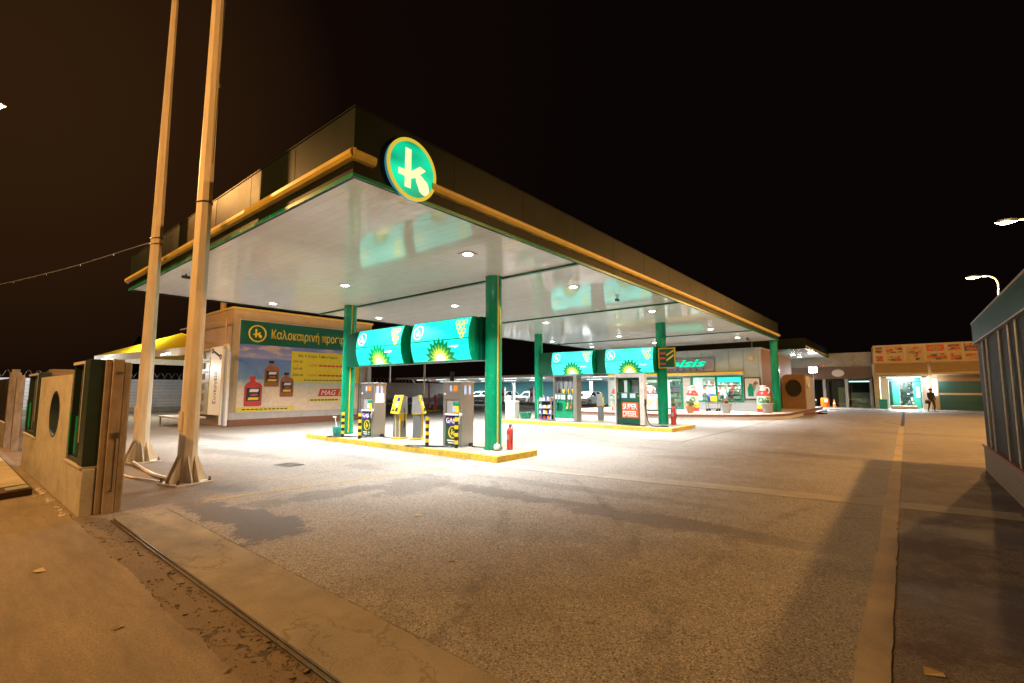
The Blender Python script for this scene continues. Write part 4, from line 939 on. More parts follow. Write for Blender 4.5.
bb = thing('billboard', 'large banner with green heading, beach picture and oil bottles on the workshop wall', 'billboard', (X1+.02, 9.05, .62), R(90))
BW, BH = 6.6, 4.4
b = B(); b.box(-.04, BW+.04, -.03, .0, -.04, BH+.04); b.out('backing', 'offwhite', bb)
b = B(); b.box(0, BW, -.04, -.03, 3.25, BH); b.out('heading_band', 'bgreen', bb)
def beach():
    m = bpy.data.materials.new('printed beach'); m.use_nodes = True; nt = m.node_tree; p = nt.nodes['Principled BSDF']; L = nt.links.new; p.inputs['Roughness'].default_value = .5
    tc = nd(nt, 'ShaderNodeTexCoord'); sp = nd(nt, 'ShaderNodeSeparateXYZ'); L(tc.outputs['Object'], sp.inputs[0])
    n = nd(nt, 'ShaderNodeTexNoise'); n.inputs['Scale'].default_value = 1.2; n.inputs['Detail'].default_value = 6; mp = nd(nt, 'ShaderNodeMapping'); mp.inputs['Scale'].default_value = (.6, 1, 2.5); L(tc.outputs['Object'], mp.inputs[0]); L(mp.outputs[0], n.inputs['Vector'])
    a = nd(nt, 'ShaderNodeMath', operation='MULTIPLY_ADD'); a.inputs[1].default_value = .5; L(n.outputs['Fac'], a.inputs[0]); L(sp.outputs[2], a.inputs[2])
    dv = nd(nt, 'ShaderNodeMath', operation='DIVIDE'); dv.inputs[1].default_value = 3.6; L(a.outputs[0], dv.inputs[0])
    cr = nd(nt, 'ShaderNodeValToRGB'); e = cr.color_ramp.elements; L(dv.outputs[0], cr.inputs[0])
    e[0].position = 0; e[0].color = (.78, .62, .44, 1); e[1].position = 1; e[1].color = (.14, .19, .50, 1)
    for q, c in ((.36, (.78, .63, .46)), (.45, (.58, .62, .56)), (.52, (.20, .34, .54)), (.76, (.13, .23, .52)), (.775, (.18, .24, .50)), (.80, (.34, .34, .54))):
        k = e.new(q); k.color = (*c, 1)
    n3 = nd(nt, 'ShaderNodeTexNoise'); n3.inputs['Scale'].default_value = 1.6; n3.inputs['Detail'].default_value = 5; L(mp.outputs[0], n3.inputs['Vector'])
    g = nd(nt, 'ShaderNodeMapRange'); g.inputs[1].default_value = .5; g.inputs[2].default_value = .62; L(n3.outputs['Fac'], g.inputs[0])
    h = nd(nt, 'ShaderNodeMapRange'); h.inputs[1].default_value = 2.55; h.inputs[2].default_value = 2.75; L(sp.outputs[2], h.inputs[0])
    mm = nd(nt, 'ShaderNodeMath', operation='MULTIPLY'); L(g.outputs[0], mm.inputs[0]); L(h.outputs[0], mm.inputs[1])
    x = nd(nt, 'ShaderNodeMixRGB'); x.inputs[2].default_value = (.62, .45, .42, 1); L(mm.outputs[0], x.inputs[0]); L(cr.outputs[0], x.inputs[1])
    n2 = nd(nt, 'ShaderNodeTexNoise'); n2.inputs['Scale'].default_value = 9; n2.inputs['Detail'].default_value = 5; L(tc.outputs['Object'], n2.inputs['Vector'])
    mr = nd(nt, 'ShaderNodeMapRange'); mr.inputs[3].default_value = .75; mr.inputs[4].default_value = 1.2; L(n2.outputs['Fac'], mr.inputs[0])
    y = nd(nt, 'ShaderNodeMixRGB', blend_type='MULTIPLY'); y.inputs[0].default_value = 1; L(x.outputs[0], y.inputs[1]); L(mr.outputs[0], y.inputs[2]); L(y.outputs[0], p.inputs['Base Color'])
    return m
b = B(); b.box(0, BW, -.04, -.03, 0, 3.247); b.out('beach_picture', beach(), bb)
b = B(); b.ring(.78, 3.80, .42, .355, -.05, -.04, 40); k_emblem(b, .77, 3.79, .30, -.05, -.04); b.out('ring_emblem', 'txty', bb)
text('heading', 'Καλοκαιρινή προσφορά', 'txty', bb, 1.45, -.041, 3.48, w=4.75, h=.62, ext=.008)
b = B(); b.box(2.5, 6.45, -.048, -.04, 1.45, 3.05); b.out('yellow_panel', 'byel', bb)
for s, x, z, h, mt in (('Με 4 λίτρα λιπαντικών', 2.85, 2.72, .20, 'txtk'), ('5W-30', 2.6, 2.47, .12, 'txtk'), ('ή', 2.8, 2.29, .10, 'txtk'), ('5W-40', 2.6, 2.10, .12, 'txtk'), ('10W-40', 2.6, 1.77, .12, 'txtk')):
    text('small_text', s, mt, bb, x, -.049, z, h=h, ext=.004)
for z in (2.30, 1.78): text('red_text', '+ ΔΩΡΟ', 'txtr', bb, 3.4, -.049, z, h=.11, ext=.004); b = B(); [b.box(4.0+i*.24, 4.2+i*.24, -.053, -.048, z+.01, z+.10) for i in range(9)]; b.out('red_print', 'txtr', bb)
b = B(); [b.box(3.2+i*.2, 3.36+i*.2, -.052, -.048, 1.55, 1.60) for i in range(15)]; b.out('fine_print', 'bgreen', bb)
b = B(); b.prism([(4.0, .72), (5.5, .72), (5.62, 1.12), (4.12, 1.12)], -.05, -.04); q = b.out('badge_box', 'txtr', bb)
text('badge_text', 'MAG', 'txtw', bb, 4.18, -.051, .79, w=.85, h=.26, shear=.25, ext=.005); text('badge_text', '1', 'txty', bb, 5.17, -.051, .76, w=.22, h=.33, shear=.25, ext=.006)
b = B(); b.box(3.5, 5.3, -.049, -.04, .46, .60); b.mi = 1; [b.box(3.6+i*.2, 3.75+i*.2, -.053, -.049, .50, .56) for i in range(8)]; b.box(0.02, 2.75, -.049, -.04, .05, .22); [b.box(.25+i*.2, .4+i*.2, -.053, -.049, .11, .16) for i in range(11)] if False else None; b.out('slogan_strip', ['byel', 'txtk'], bb)
b = B(); b.box(.02, 2.75, -.0495, -.0405, .055, .215); b.mi = 1; [b.box(.25+i*.2, .4+i*.2, -.053, -.049, .11, .16) for i in range(11)]; b.out('slogan_strip', ['byel', 'txtk'], bb)
b = B(); [b.box(5.35+i*.12, 5.44+i*.12, -.045, -.04, 1.22, 1.28) for i in range(5)]; b.out('fine_print', 'txtk', bb)
def bottle_print(x, z, s, mt, flip):
    o = [(0, 0), (.62, 0), (.66, .06), (.66, .80), (.60, .92), (.38, 1.02), (.38, 1.10), (.18, 1.10), (.18, 1.02), (.04, .92), (-.02, .80), (-.02, .06)]
    b = B(); b.prism([(x+u*s, z+v*s) for u, v in o], -.052, -.04); bt = b.out('printed_bottle', mt, bb)
    b = B(); b.box(x+.16*s, x+.40*s, -.053, -.04, z+1.1*s, z+1.22*s); b.out('printed_cap', 'txtk' if mt == 'amber' else 'red', bt)
    b = B(); b.box(x+.06*s, x+.58*s, -.056, -.052, z+.22*s, z+.74*s); b.mi = 1; b.prism([(x+.16*s, z+.58*s), (x+.50*s, z+.58*s), (x+.54*s, z+.70*s), (x+.20*s, z+.70*s)], -.058, -.056); b.mi = 2; b.prism([(x+.12*s, z+.26*s), (x+.52*s, z+.26*s), (x+.55*s, z+.36*s), (x+.15*s, z+.36*s)], -.058, -.056); b.mi = 3; b.box(x+.22*s, x+.5*s, -.058, -.056, z+.42*s, z+.5*s); b.out('printed_label', ['txtk', 'txtw', 'byel', 'red'], bt)
bottle_print(.34, .28, 1.18, 'red', 0); bottle_print(1.22, 1.22, 1.05, 'amber', 0); bottle_print(2.0, .72, 1.0, 'amber', 0)

# workshop door sign, glass panel and yellow tent
t = thing('workshop_sign', 'tall cream panel with a spanner mark and vertical Greek lettering by the workshop corner', 'sign', (-25.0, 8.42, .52))
b = B(); b.box(-.78, .78, -.05, .05, 0, 3.2, .01); b.out('panel', 'e_panel', t)
b = B(); b.box(-.86, -.785, -.06, .06, 0, 2.72); b.box(.785, .86, -.06, .06, 0, 2.72); b.out('edge_stripe', mat('lime edge', (.45, .55, .03), .5), t)
text('lettering', 'Συνεργείο', 'txtk', t, .0, -.052, 1.25, w=1.5, h=.5, align='C', rot=R(90))
b = B(); b.prism([(-.55, 2.98), (.42, 2.66), (.46, 2.76), (-.51, 3.08)], -.058, -.05); b.ring(-.56, 3.03, .13, .06, -.06, -.05, 12); b.ring(.47, 2.70, .13, .06, -.06, -.05, 12); b.out('spanner_mark', 'txtk', t)
t = thing('tyre_cage_door', 'pale mesh door panel lit from inside, left of the tall cream sign', 'door', (-27.0, 8.5, .5))
b = B(); b.box(-1.1, 1.05, -.04, .04, 0, .08); b.box(-1.1, 1.05, -.04, .04, 3.12, 3.2); b.box(-1.1, -1.02, -.04, .04, .08, 3.12); b.box(.97, 1.05, -.04, .04, .08, 3.12)
for i in range(1, 6): b.box(-1.02, .97, -.02, .02, i*.52-.02, i*.52+.02)
b.out('frame', 'white', t)
b = B(); 
for i in range(6): b.box(-.55, .0, -.012, .012, .14+i*.52, .44+i*.52)
b.out('frosted_panel', 'mgrey', t)
b = B(); b.box(-1.02, .97, .03, .04, .08, 3.12); b.out('pane', mat('frosted pane', (.55, .62, .68), .3), t)
b = B(); b.box(-1.18, -1.11, -.06, .06, 0, 3.1); b.out('green_light', 'e_green', t)
t = thing('barrier_frame', 'rounded white tube frame leaning by the workshop corner', 'frame', (-23.75, 8.35, 0))
b = B(); b.tube(catmull([(-.35, 0, .1), (-.35, 0, 3.2), (-.25, 0, 3.65), (.1, 0, 3.72), (.28, 0, 3.5), (.3, 0, 3.0), (.3, 0, .1)], 6), .07, 8); b.out('tube', 'white', t, True)
b = B(); b.cyl((-.02, .02, .1), (-.02, .02, 3.5), .05, seg=8); b.out('upright', 'bluew', t)
b = B(); b.cyl((-.4, .05, 3.5), (-.4, .05, 5.0), .05, seg=8); b.cyl((-.4, .05, 4.95), (-7, .05, 5.0), .03, seg=6); b.out('awning_pole', 'tan', t)
t = thing('work_platform', 'low white steel step platform in front of the mesh door', 'platform', (-26.9, 7.6, 0))
b = B(); b.box(-1.6, 1.5, -.5, .6, .36, .44, .01); b.out('deck', 'white', t)
for x in (-1.5, 1.4): b = B(); b.box(x, x+.06, -.45, -.39, 0, .36); b.out('leg', 'galv', t)
tt = thing('work_tent', 'yellow roofed open tent lit from inside beside the workshop', 'tent')
A_, B_, C_, D_, E_, TP = (-27, 8.38, 3.9), (-41, 6.5, 3.9), (-42, 12, 3.9), (-30.6, 12, 3.9), (-30.6, 8.55, 3.9), (-33, 9.1, 5.05)
b = B()
for q in ((A_, B_), (B_, C_), (C_, D_), (D_, E_), (E_, A_)): b.quad(q[0], q[1], TP)
b.out('roof', 'tent', tt)
b = B()
for q in ((A_, B_), (B_, C_), (C_, D_)): b.quad(q[0], q[1], (q[1][0], q[1][1], 3.5), (q[0][0], q[0][1], 3.5))
o = b.out('valance', 'tentw', tt); sm = o.modifiers.new('s', 'SOLIDIFY'); sm.thickness = .02
for p in ((-41, 6.55), (-37.5, 7.0), (-42, 11.9), (-31, 11.9)): b = B(); b.cyl((p[0], p[1], 0), (p[0], p[1], 3.9), .05, seg=10); b.out('post', 'white', tt)
for x, y in ((-38.5, 6.55), (-30.0, 7.6)):
    b = B(); b.cyl((x-.7, y, 3.55), (x+.7, y, 3.58), .05, seg=8); b.out('tube_lamp', 'e_tube', tt)
lamp('POINT', (-35, 8.6, 3.7), 700, (.97, 1, .95), .3); lamp('POINT', (-42.5, 4.0, 3.3), 420, (.95, 1, 1), .2); lamp('POINT', (-38.0, 5.6, 3.2), 90, (.95, 1, 1), .2)  # middle lamp has no fixture, added to brighten the pale fence

# fences at the back
def back_fence(label, x, y0, y1, mt, cat='fence'):
    f = thing('corrugated_fence', label, cat, (x, 0, 0))
    n = max(1, round((y1-y0)/4)); st = (y1-y0)/n
    b = B(); b.box(-.03, .03, y0, y1, .35, 2.5); b.out('sheet', mt, f)
    b = B(); b.box(-.08, .08, y0, y1, 0, .35, .01); b.out('base', 'concr', f)
    for i in range(n+1): b = B(); b.box(-.10, -.032, y0+i*st-.04, y0+i*st+.04, 0, 2.65); b.out('post', 'galv', f)
    b = B(); P = []
    k = int((y1-y0)*10)
    for i in range(k): a = i*1.26; P.append((.22*math.sin(a*1.0), y0+(y1-y0)*i/k, 2.80+.24*math.cos(a)))
    b.tube(P, .012, 3); b.out('wire_coil', 'galv', f)
    return f
back_fence('pale ribbed metal fence with a coil of razor wire behind the poles', -46, -6, 16.5, 'corr')
back_fence('grey ribbed metal fence with razor wire seen under the front signs', -46, 24, 43.5, 'corrd')
# dark vegetation / hedge bank beyond the fence is only darkness; a distant house with lit windows
t = thing('distant_house', 'small far house with lit orange windows beyond the pale fence', 'house', (-92, 24, 0))
b = B(); b.box(-4, 4, -4, 4, 0, 8); b.out('wall', 'grayp', t)
b = B(); b.prism([(-4.4, 8), (4.4, 8), (0, 10)], -4.4, 4.4); b.out('roof', 'dark', t)
for y, z in ((-2.6, 6.2), (-1.2, 6.5), (1.6, 6.3)): b = B(); b.box(4.0, 4.05, y-.4, y+.5, z-.45, z+.45); b.out('window', 'e_window', t)
# odds and ends by the fence
def stand(x, y, z0, label):
    t = thing('extinguisher_stand', label, 'stand', (x, y, 0))
    b = B(); b.box(-.12, .12, -.3, .9, .0, .12, .01); b.out('base', 'yellow', t)
    b = B(); b.box(-.05, .05, -.25, -.15, .12, 2.3); b.box(-.05, .05, -.25, .45, 2.18, 2.3); b.out('bracket', 'red', t)
    b = B(); b.lathe([(.16, .12), (.16, 1.1), (.05, 1.3)], (0, .45, 0)); b.out('cylinder', 'red', t, True)
stand(-28.5, 24.6, 0, 'red stand on a yellow base in front of the grey fence')
b = B(); b.box(-.12, .12, -.12, .12, 0, 3.0, .02); tag(b.out('stub_post', 'black', None, loc=(-25.5, 24.0, 0)), 'black post behind the yellow air unit panel', 'post')
t = thing('guard_rail', 'pale grey low rail in front of the grey fence', 'rail', (0, 0, 0))
b = B(); b.box(-35, -34.85, 24, 40, .55, .95, .02); b.out('beam', 'mgrey', t)
for i in range(9): b = B(); b.box(-34.98, -34.88, 24.2+i*1.95, 24.3+i*1.95, 0, .56); b.out('post', 'galv', t)
for i, (y, c, l) in enumerate(((36.0, 'offwhite', 'pale oil drum'), (37.2, 'tealw', 'blue oil drum'), (38.4, 'tealw', 'second blue oil drum, nearest the pump'))):
    b = B(); b.lathe([(.40, 0), (.40, .4), (.42, .42), (.40, .44), (.40, .8), (.42, .82), (.40, .84), (.40, 1.25)], seg=18); tag(b.out('oil_drum', c, None, True, loc=(-40, y, 0)), l+' by the grey fence behind the dispensers', 'drum')

# ------------------------------------------------------------------ covered parking and cars at the back
t = thing('parking_shelter', 'long open parking shelter with white roof, fluorescent tubes and teal back wall', 'shelter')
PY = 47.
b = B(); b.quad((-60, PY-2.2, 3.5), (-19.5, PY-2.2, 3.35), (-19.5, PY+7, 2.75), (-60, PY+7, 2.85)); o = b.out('roof', 'roofp', t); sm = o.modifiers.new('s', 'SOLIDIFY'); sm.thickness = .08
b = B(); b.box(-60, -19.5, PY+6.9, PY+7.1, 0, 2.85); b.out('back_wall', 'tealw', t)
b = B(); b.box(-60, -19.5, PY-2.25, PY-2.15, 3.2, 3.45); b.out('front_beam', 'white', t)
for i in range(11):
    x = -58+i*3.8
    b = B(); b.box(x-.12, x+.12, PY+.4, PY+.7, 0, 2.6, .01); b.out('post', 'white', t)
    b = B(); b.cyl((x, PY+.55, 2.0), (x+1.5, PY-2.0, 3.25), .06, seg=8); b.out('brace', 'white', t)
for i in range(9):
    for y, z in ((PY-1.0, 3.22), (PY+2.2, 3.0)):
        x = -55+i*4.3+(y-PY)*.5
        b = B(); b.box(x-1.0, x+1.0, y-.12, y+.12, z-.1, z-.02); f = b.out('strip_lamp', 'white', t)
        b = B(); b.box(x-.95, x+.95, y-.10, y+.10, z-.125, z-.1); b.out('tube', 'e_tube', f)
for x in (-52, -44, -36, -28): lamp('AREA', (x, PY+.6, 2.9), 700, (.92, 1, 1), 2.5)
b = B(); b.box(-60, -20, 41.5, 41.9, 0, .32, .01); tag(b.out('parking_kerb', 'concr'), 'long low kerb in front of the covered parking', 'kerb')

def car(label, x, y, rz, paint, cat='car', kind='hatch', lights=False):
    t = thing('parked_car', label, cat, (x, y, 0), rz, 'cars parked under the shelter' if paint == 'carw' else None)
    # side outline (x along the car, front at +x)
    low = [(-1.95, .35), (-2.0, .60), (-1.98, .86), (-1.85, .95), (-.9, .98), (.9, .95), (1.55, .86), (1.95, .70), (2.02, .50), (1.98, .30), (1.55, .24), (-1.6, .24)]
    b = B(); b.prism(low, -.84, .84); bmesh.ops.bevel(b.bm, geom=list(b.bm.edges), offset=.05, segments=2, affect='EDGES'); body = b.out('body', paint, t, True)
    b = B(); b.prism([(-1.85, .93), (-1.45, 1.36), (-1.1, 1.46), (.1, 1.46), (.45, 1.36), (1.1, .92)], -.72, .72)
    for v in b.bm.verts:
        if v.co.z > 1.2: v.co.y *= .84
    b.out('cabin_glass', 'cglass', t)
    b = B(); b.prism([(-1.46, 1.37), (-1.1, 1.475), (.1, 1.475), (.44, 1.37), (.1, 1.43), (-1.1, 1.43)], -.62, .62); b.out('roof_panel', paint, t)
    b = B()
    for s in (-1, 1):
        for (xa, za, xb, zb) in ((-1.83, .95, -1.42, 1.39), (-.45, .95, -.42, 1.45), (1.08, .93, .42, 1.39)):
            b.tube([(xa, s*.73, za), ((xa+xb)/2, s*.68, (za+zb)/2), (xb, s*.615, zb)], .045, 6)
    b.out('pillars', paint, t)
    for wx in (-1.25, 1.28):
        for s in (-1, 1):
            b = B(); b.cyl((wx, s*.70, .31), (wx, s*.88, .31), .31, seg=24); w_ = b.out('wheel', 'tyre', t)
            b = B(); b.cyl((wx, s*.87, .31), (wx, s*.89, .31), .19, seg=16); b.out('rim', 'galv', w_)
    for s in (-.6, .6):
        b = B(); b.box(1.86, 1.99, s-.17, s+.17, .60, .75, .02); b.out('headlight', 'e_white' if lights and s > 0 else 'mgrey', t)
        b = B(); b.box(-2.0, -1.92, s-.13, s+.13, .62, .84, .02); b.out('tail_light', 'red', t)
    b = B(); b.box(2.0, 2.03, -.26, .26, .40, .50); b.out('number_plate', 'paper', t)
    b = B(); b.box(1.93, 2.025, -.7, .7, .27, .37); b.box(-2.03, -1.94, -.75, .75, .27, .40); b.out('bumper_trim', 'black', t)
    for s in (-1, 1): b = B(); b.box(.62, .82, s*.90-.09, s*.90+.09, .92, 1.06, .03); b.out('mirror', paint, t)
    return t
for x, rz, lab in ((-49.5, -88, 'white car at the far left of the covered parking, behind the front right dispenser'), (-40.2, -92, 'white car under the shelter, just right of the front right column'), (-36.2, -90, 'white car under the shelter, above the white cooler'),
                   (-31.2, -87, 'white car under the shelter, seen between the rear pump and the air unit'), (-27.8, -90, 'white car under the shelter, left of the platform planter'), (-44.6, -90, 'white car hidden behind the front right column')):
    car(lab, x, 47.4, R(rz), 'carw')
for i, x in enumerate((-38.2, -33.8, -29.4)):
    f = thing('wheel_stand', ['white notice stand', 'white service stand', 'white equipment stand'][i]+' between parked cars '+['near the front column', 'over the white cooler', 'beside the air unit'][i], 'stand', (x, 44.6, 0))
    b = B(); b.box(-.25, .25, -.15, .15, .0, 2.0, .03); b.out('cabinet', 'white', f); b = B(); b.box(-.2, .2, -.17, -.15, .9, 1.3); b.out('front_plate', 'red', f)

# ------------------------------------------------------------------ shop
FY = 33.6; PZ = .33
sp_ = thing('shop_platform', 'raised shop terrace with brown tiled edge and white face', 'terrace')
poly = [(-18.5, 26.6), (-10.35, 26.6), (-9.2, 27.2), (-7.86, 28.1), (-6.6, 29.2), (-5.85, 30.1), (-5.45, 31.1), (-5.32, 32.2), (-5.3, 36), (-5.3, 46), (-18.5, 46)]
b = B(); b.slab(poly, 0, PZ-.13); b.out('face', 'white', sp_)
def offs(pl, d):
    c = Vector((-11.5, 38)); o = []
    for p in pl: v = Vector(p)-c; o.append(tuple(c+v*(1+d/v.length)))
    return o
b = B(); b.slab(offs(poly, .05), PZ-.13, PZ-.012); b.out('tile_edge', 'brick', sp_)
b = B(); b.slab(offs(poly, -.02), PZ-.012, PZ); b.out('top', 'offwhite', sp_)
sh = thing('station_shop', 'single storey station shop with green framed windows and grey panel front', 'shop')
# front wall built round its openings
ops = [(-17.35, -16.75, 1.0, 2.4), (-15.4, -13.75, 1.0, 2.5), (-13.45, -12.15, PZ, 2.5), (-11.5, -8.2, .88, 2.62)]
b = B(); x = -18.0
for x0, x1, z0, z1 in ops:
    b.box(x, x0, FY, FY+.15, PZ, 4.3); b.box(x0, x1, FY, FY+.15, z1, 4.3)
    if z0 > PZ+.01: b.box(x0, x1, FY, FY+.15, PZ, z0)
    x = x1
b.box(x, -7.05, FY, FY+.15, PZ, 4.3); b.out('front_wall', 'shopv', sh)
b = B(); b.box(-11.48, -7.06, FY-.02, FY-.002, PZ, .86); b.out('lower_panel', 'shopl', sh)
b = B(); b.box(-7.2, -7.05, FY+.15, 44, PZ-.33, 4.3); b.out('side_wall', 'brown', sh)
b = B(); b.box(-18, -17.85, FY+.15, 44, PZ, 4.3); b.box(-17.85, -7.2, 43.85, 44, PZ, 4.3); b.out('back_wall', 'brown', sh)
b = B(); b.box(-18.05, -7.0, FY-.05, 44.05, 4.3, 4.42, .01); b.out('roof', 'galv', sh)
b = B(); b.box(-17.84, -7.21, FY+.2, 40, 2.85, 2.9); b.out('ceiling', 'white', sh)
b = B(); b.box(-17.84, -7.21, 38.6, 38.7, PZ, 2.85); b.out('inner_wall', 'white', sh)
for x0, x1, z0, z1 in ops:
    b = B(); d = .09; y0, y1 = FY-.05, FY+.1
    b.box(x0-.02, x0+d, y0, y1, z0, z1); b.box(x1-d, x1+.02, y0, y1, z0, z1); b.box(x0+d, x1-d, y0, y1, z1-d, z1); b.box(x0+d, x1-d, y0, y1, z0, z0+d)
    if x1-x0 > 2: b.box((x0+x1)/2-.06, (x0+x1)/2+.06, y0, y1, z0+d, z1-d)
    w_ = b.out('window' if z0 > .5 else 'door', 'green', sh)
    b = B(); b.box(x0+d, x1-d, FY+.02, FY+.03, z0+d, z1-d); b.out('pane', 'glass', w_)
b = B(); b.box(-12.05, -11.55, FY-.12, FY-.003, PZ, 2.55); b.out('tiled_pier', slat_mat('white tiled pier', (.62, .58, .52), 'Z', .28, .5, .6, .3), sh)
b = B(); b.box(-17.8, -8.1, FY-.35, FY-.003, 2.72, 2.86, .01); b.out('yellow_band', 'yellow', sh)
b = B(); b.box(-17.8, -8.1, FY-.34, FY-.003, 2.64, 2.718); b.out('soffit', 'shopl', sh)
b = B(); b.box(-7.75, -7.45, FY-.2, FY-.003, 3.58, 3.85, .02); b.out('wall_lamp', 'beige', sh)
b = B(); b.cyl((-7.6, FY+.3, 4.4), (-7.6, FY+.3, 5.0), .03, seg=6); b.out('vent', 'galv', sh)
ss = thing('shop_sign', 'grey fascia sign with lit teal lettering above the shop door', 'sign', (-14.2, FY, 2.9))
b = B(); b.box(0, 4.3, -.14, -.003, 0, .95, .02); b.out('panel', mat('mauve grey sign panel', (.27, .22, .21), .5), ss)
text('lettering', 'oisis', 'e_let', ss, 1.15, -.15, .36, w=2.65, h=.52, shear=.35, ext=.06, bold=.03)
text('lettering', 'M  A  R  K  E  T', mat('blue letters', (.02, .03, .30), .4), ss, 1.2, -.145, .10, w=2.5, h=.16, ext=.03)
# poster
p = thing('framed_poster', 'framed poster with a green bottle shape beside the shop window', 'poster', (-7.62, FY, 1.77))
b = B(); b.box(-.5, .5, -.06, -.003, -.72, .72, .01); b.out('frame', 'black', p)
b = B(); b.box(-.43, .43, -.066, -.06, -.65, .65); b.out('sheet', 'paper', p)
b = B(); b.prism([(-.26, -.5), (.06, -.5), (.08, .02), (.0, .18), (-.04, .32), (-.16, .32), (-.2, .18), (-.28, .02)], -.07, -.066); b.mi = 1; b.prism([(.0, .25), (.2, .5), (.38, .35), (.22, .2), (.12, -.25), (.06, .02)], -.069, -.066); b.mi = 2; b.prism([(.05, .3), (.2, .46), (.3, .36), (.2, .25)], -.071, -.069); b.out('printed_bottle', ['green', 'mgrey', 'red'], p)
# interior goods: shelving units
shelfc = ['white', 'red', 'beige', 'bluew', 'offwhite', 'mgrey', 'paper', 'paper', 'terra', 'white', 'paper', 'tealw']
def shelving(x, y, w, h, label, n=5, d=.4):
    t = thing('shop_shelf', label, 'shelf', (x, y, PZ))
    b = B(); b.box(-w/2, w/2, d-.03, d, 0, h); b.box(-w/2, -w/2+.03, 0, d-.03, 0, h); b.box(w/2-.03, w/2, 0, d-.03, 0, h); b.out('frame', 'offwhite', t)
    for i in range(n):
        z = .1+i*(h-.15)/n; b = B(); b.box(-w/2+.03, w/2-.03, 0, d-.03, z-.03, z); b.out('shelf_board', 'white', t)
        b = B(); q = -w/2+.05; step = (h-.15)/n
        while q < w/2-.18:
            ww = random.uniform(.06, .22); b.mi = random.randrange(len(shelfc)); b.box(q, q+ww, .04, d-.08, z, z+step*random.uniform(.4, .82)); q += ww+random.uniform(.01, .05)
        g_ = b.out('goods', shelfc, t); g_['kind'] = 'stuff'
shelving(-12.8, 34.6, 1.25, 2.05, 'tall white shelf of goods just inside the shop door')
shelving(-14.55, 34.5, 1.5, 1.9, 'white shelf of goods behind the small left shop window')
shelving(-10.7, 35.6, 1.5, 1.35, 'low white shelf of goods behind the left half of the big window', 4)
shelving(-8.9, 34.9, 1.3, 1.45, 'stacked white shelf of goods behind the right half of the big window', 4)
shelving(-9.9, 38.1, 4.6, 2.2, 'long wall shelf at the back of the shop', 5)
t = thing('drinks_fridge', 'white drinks fridge inside the big shop window, right side', 'fridge', (-8.35, 36.4, PZ))
b = B(); b.box(-.5, .5, 0, .6, 0, 1.95, .02); b.out('cabinet', 'white', t); b = B(); b.box(-.46, .46, -.02, -.003, 1.7, 1.92); b.out('lit_header', 'e_teal', t); b = B(); b.box(-.42, .42, -.02, -.003, .2, 1.65); b.out('door', 'glass', t)
t = thing('menu_board', 'lit teal board hanging above the counter inside the shop', 'board', (-10.2, 37.9, 2.5)); b = B(); b.box(-.9, .9, -.05, 0, -.25, .25, .01); b.out('panel', 'e_teal', t)
for x in (-16.3, -14.3, -12.4, -10.6, -8.6):
    b = B(); b.box(x-.6, x+.6, 35.5, 35.7, 2.80, 2.85); t = thing('shop_ceiling_lamp', 'long fluorescent ceiling lamp inside the shop, above '+{-16.3: 'the far left end', -14.3: 'the small left window', -12.4: 'the door', -10.6: 'the left half of the big window', -8.6: 'the right half of the big window'}[x], 'lamp', (0, 0, 0), 0, 'shop ceiling lamps'); h = b.out('casing', 'white', t)
    b = B(); b.box(x-.58, x+.58, 35.52, 35.68, 2.785, 2.80); b.out('tube', 'e_tube', t)
    lamp('AREA', (x, 35.6, 2.76), 260, (1, .98, .94), .8)

# giant bottle shaped displays
def giant_bottle(x, y, rz, label, s=1.):
    t = thing('bottle_display', label, 'display', (x, y, PZ), rz, 'giant bottle shaped displays'); t.scale = (s, s, s)
    def ell(prof, z0): return prof
    b = B(); b.lathe([(.36, 0), (.38, .03), (.38, .22)], seg=24); b.out('base_band', 'red', t, True)
    b = B(); b.lathe([(.38, .22), (.38, .45)], seg=24); b.out('yellow_band', 'byel', t, True)
    b = B(); b.lathe([(.38, .45), (.38, .98)], seg=24); b.out('label_band', mat('pale green label', (.62, .74, .56), .4) if 'plab' not in M else M['plab'], t, True)
    b = B(); b.lathe([(.38, .98), (.375, 1.05), (.30, 1.22), (.19, 1.32)], seg=24); b.out('shoulder', 'red', t, True)
    b = B(); b.lathe([(.19, 1.32), (.17, 1.42), (.16, 1.50), (.19, 1.52), (.19, 1.62), (.08, 1.64)], seg=20); b.tube(catmull([(.15, 0, 1.48), (.33, 0, 1.45), (.36, 0, 1.25), (.31, 0, 1.15)], 5), .04, 8); b.out('neck_and_handle', 'white', t, True)
    b = B(); b.ring(0, .74, .15, .10, -.392, -.36, 24); b.out('label_ring', 'green', t)
    return t
M['plab'] = mat('pale green label', (.62, .74, .56), .4)
giant_bottle(-10.65, 31.2, R(20), 'giant red and white bottle display left of the big shop window')
giant_bottle(-6.75, 32.3, R(-10), 'giant red and white bottle display at the shop corner by the far column')
giant_bottle(-13.1, 30.2, R(5), 'giant bottle display half hidden behind the rear right column')
giant_bottle(-14.6, 28.6, R(0), 'giant red bottle display at the left end of the terrace behind a planter', 1.12)
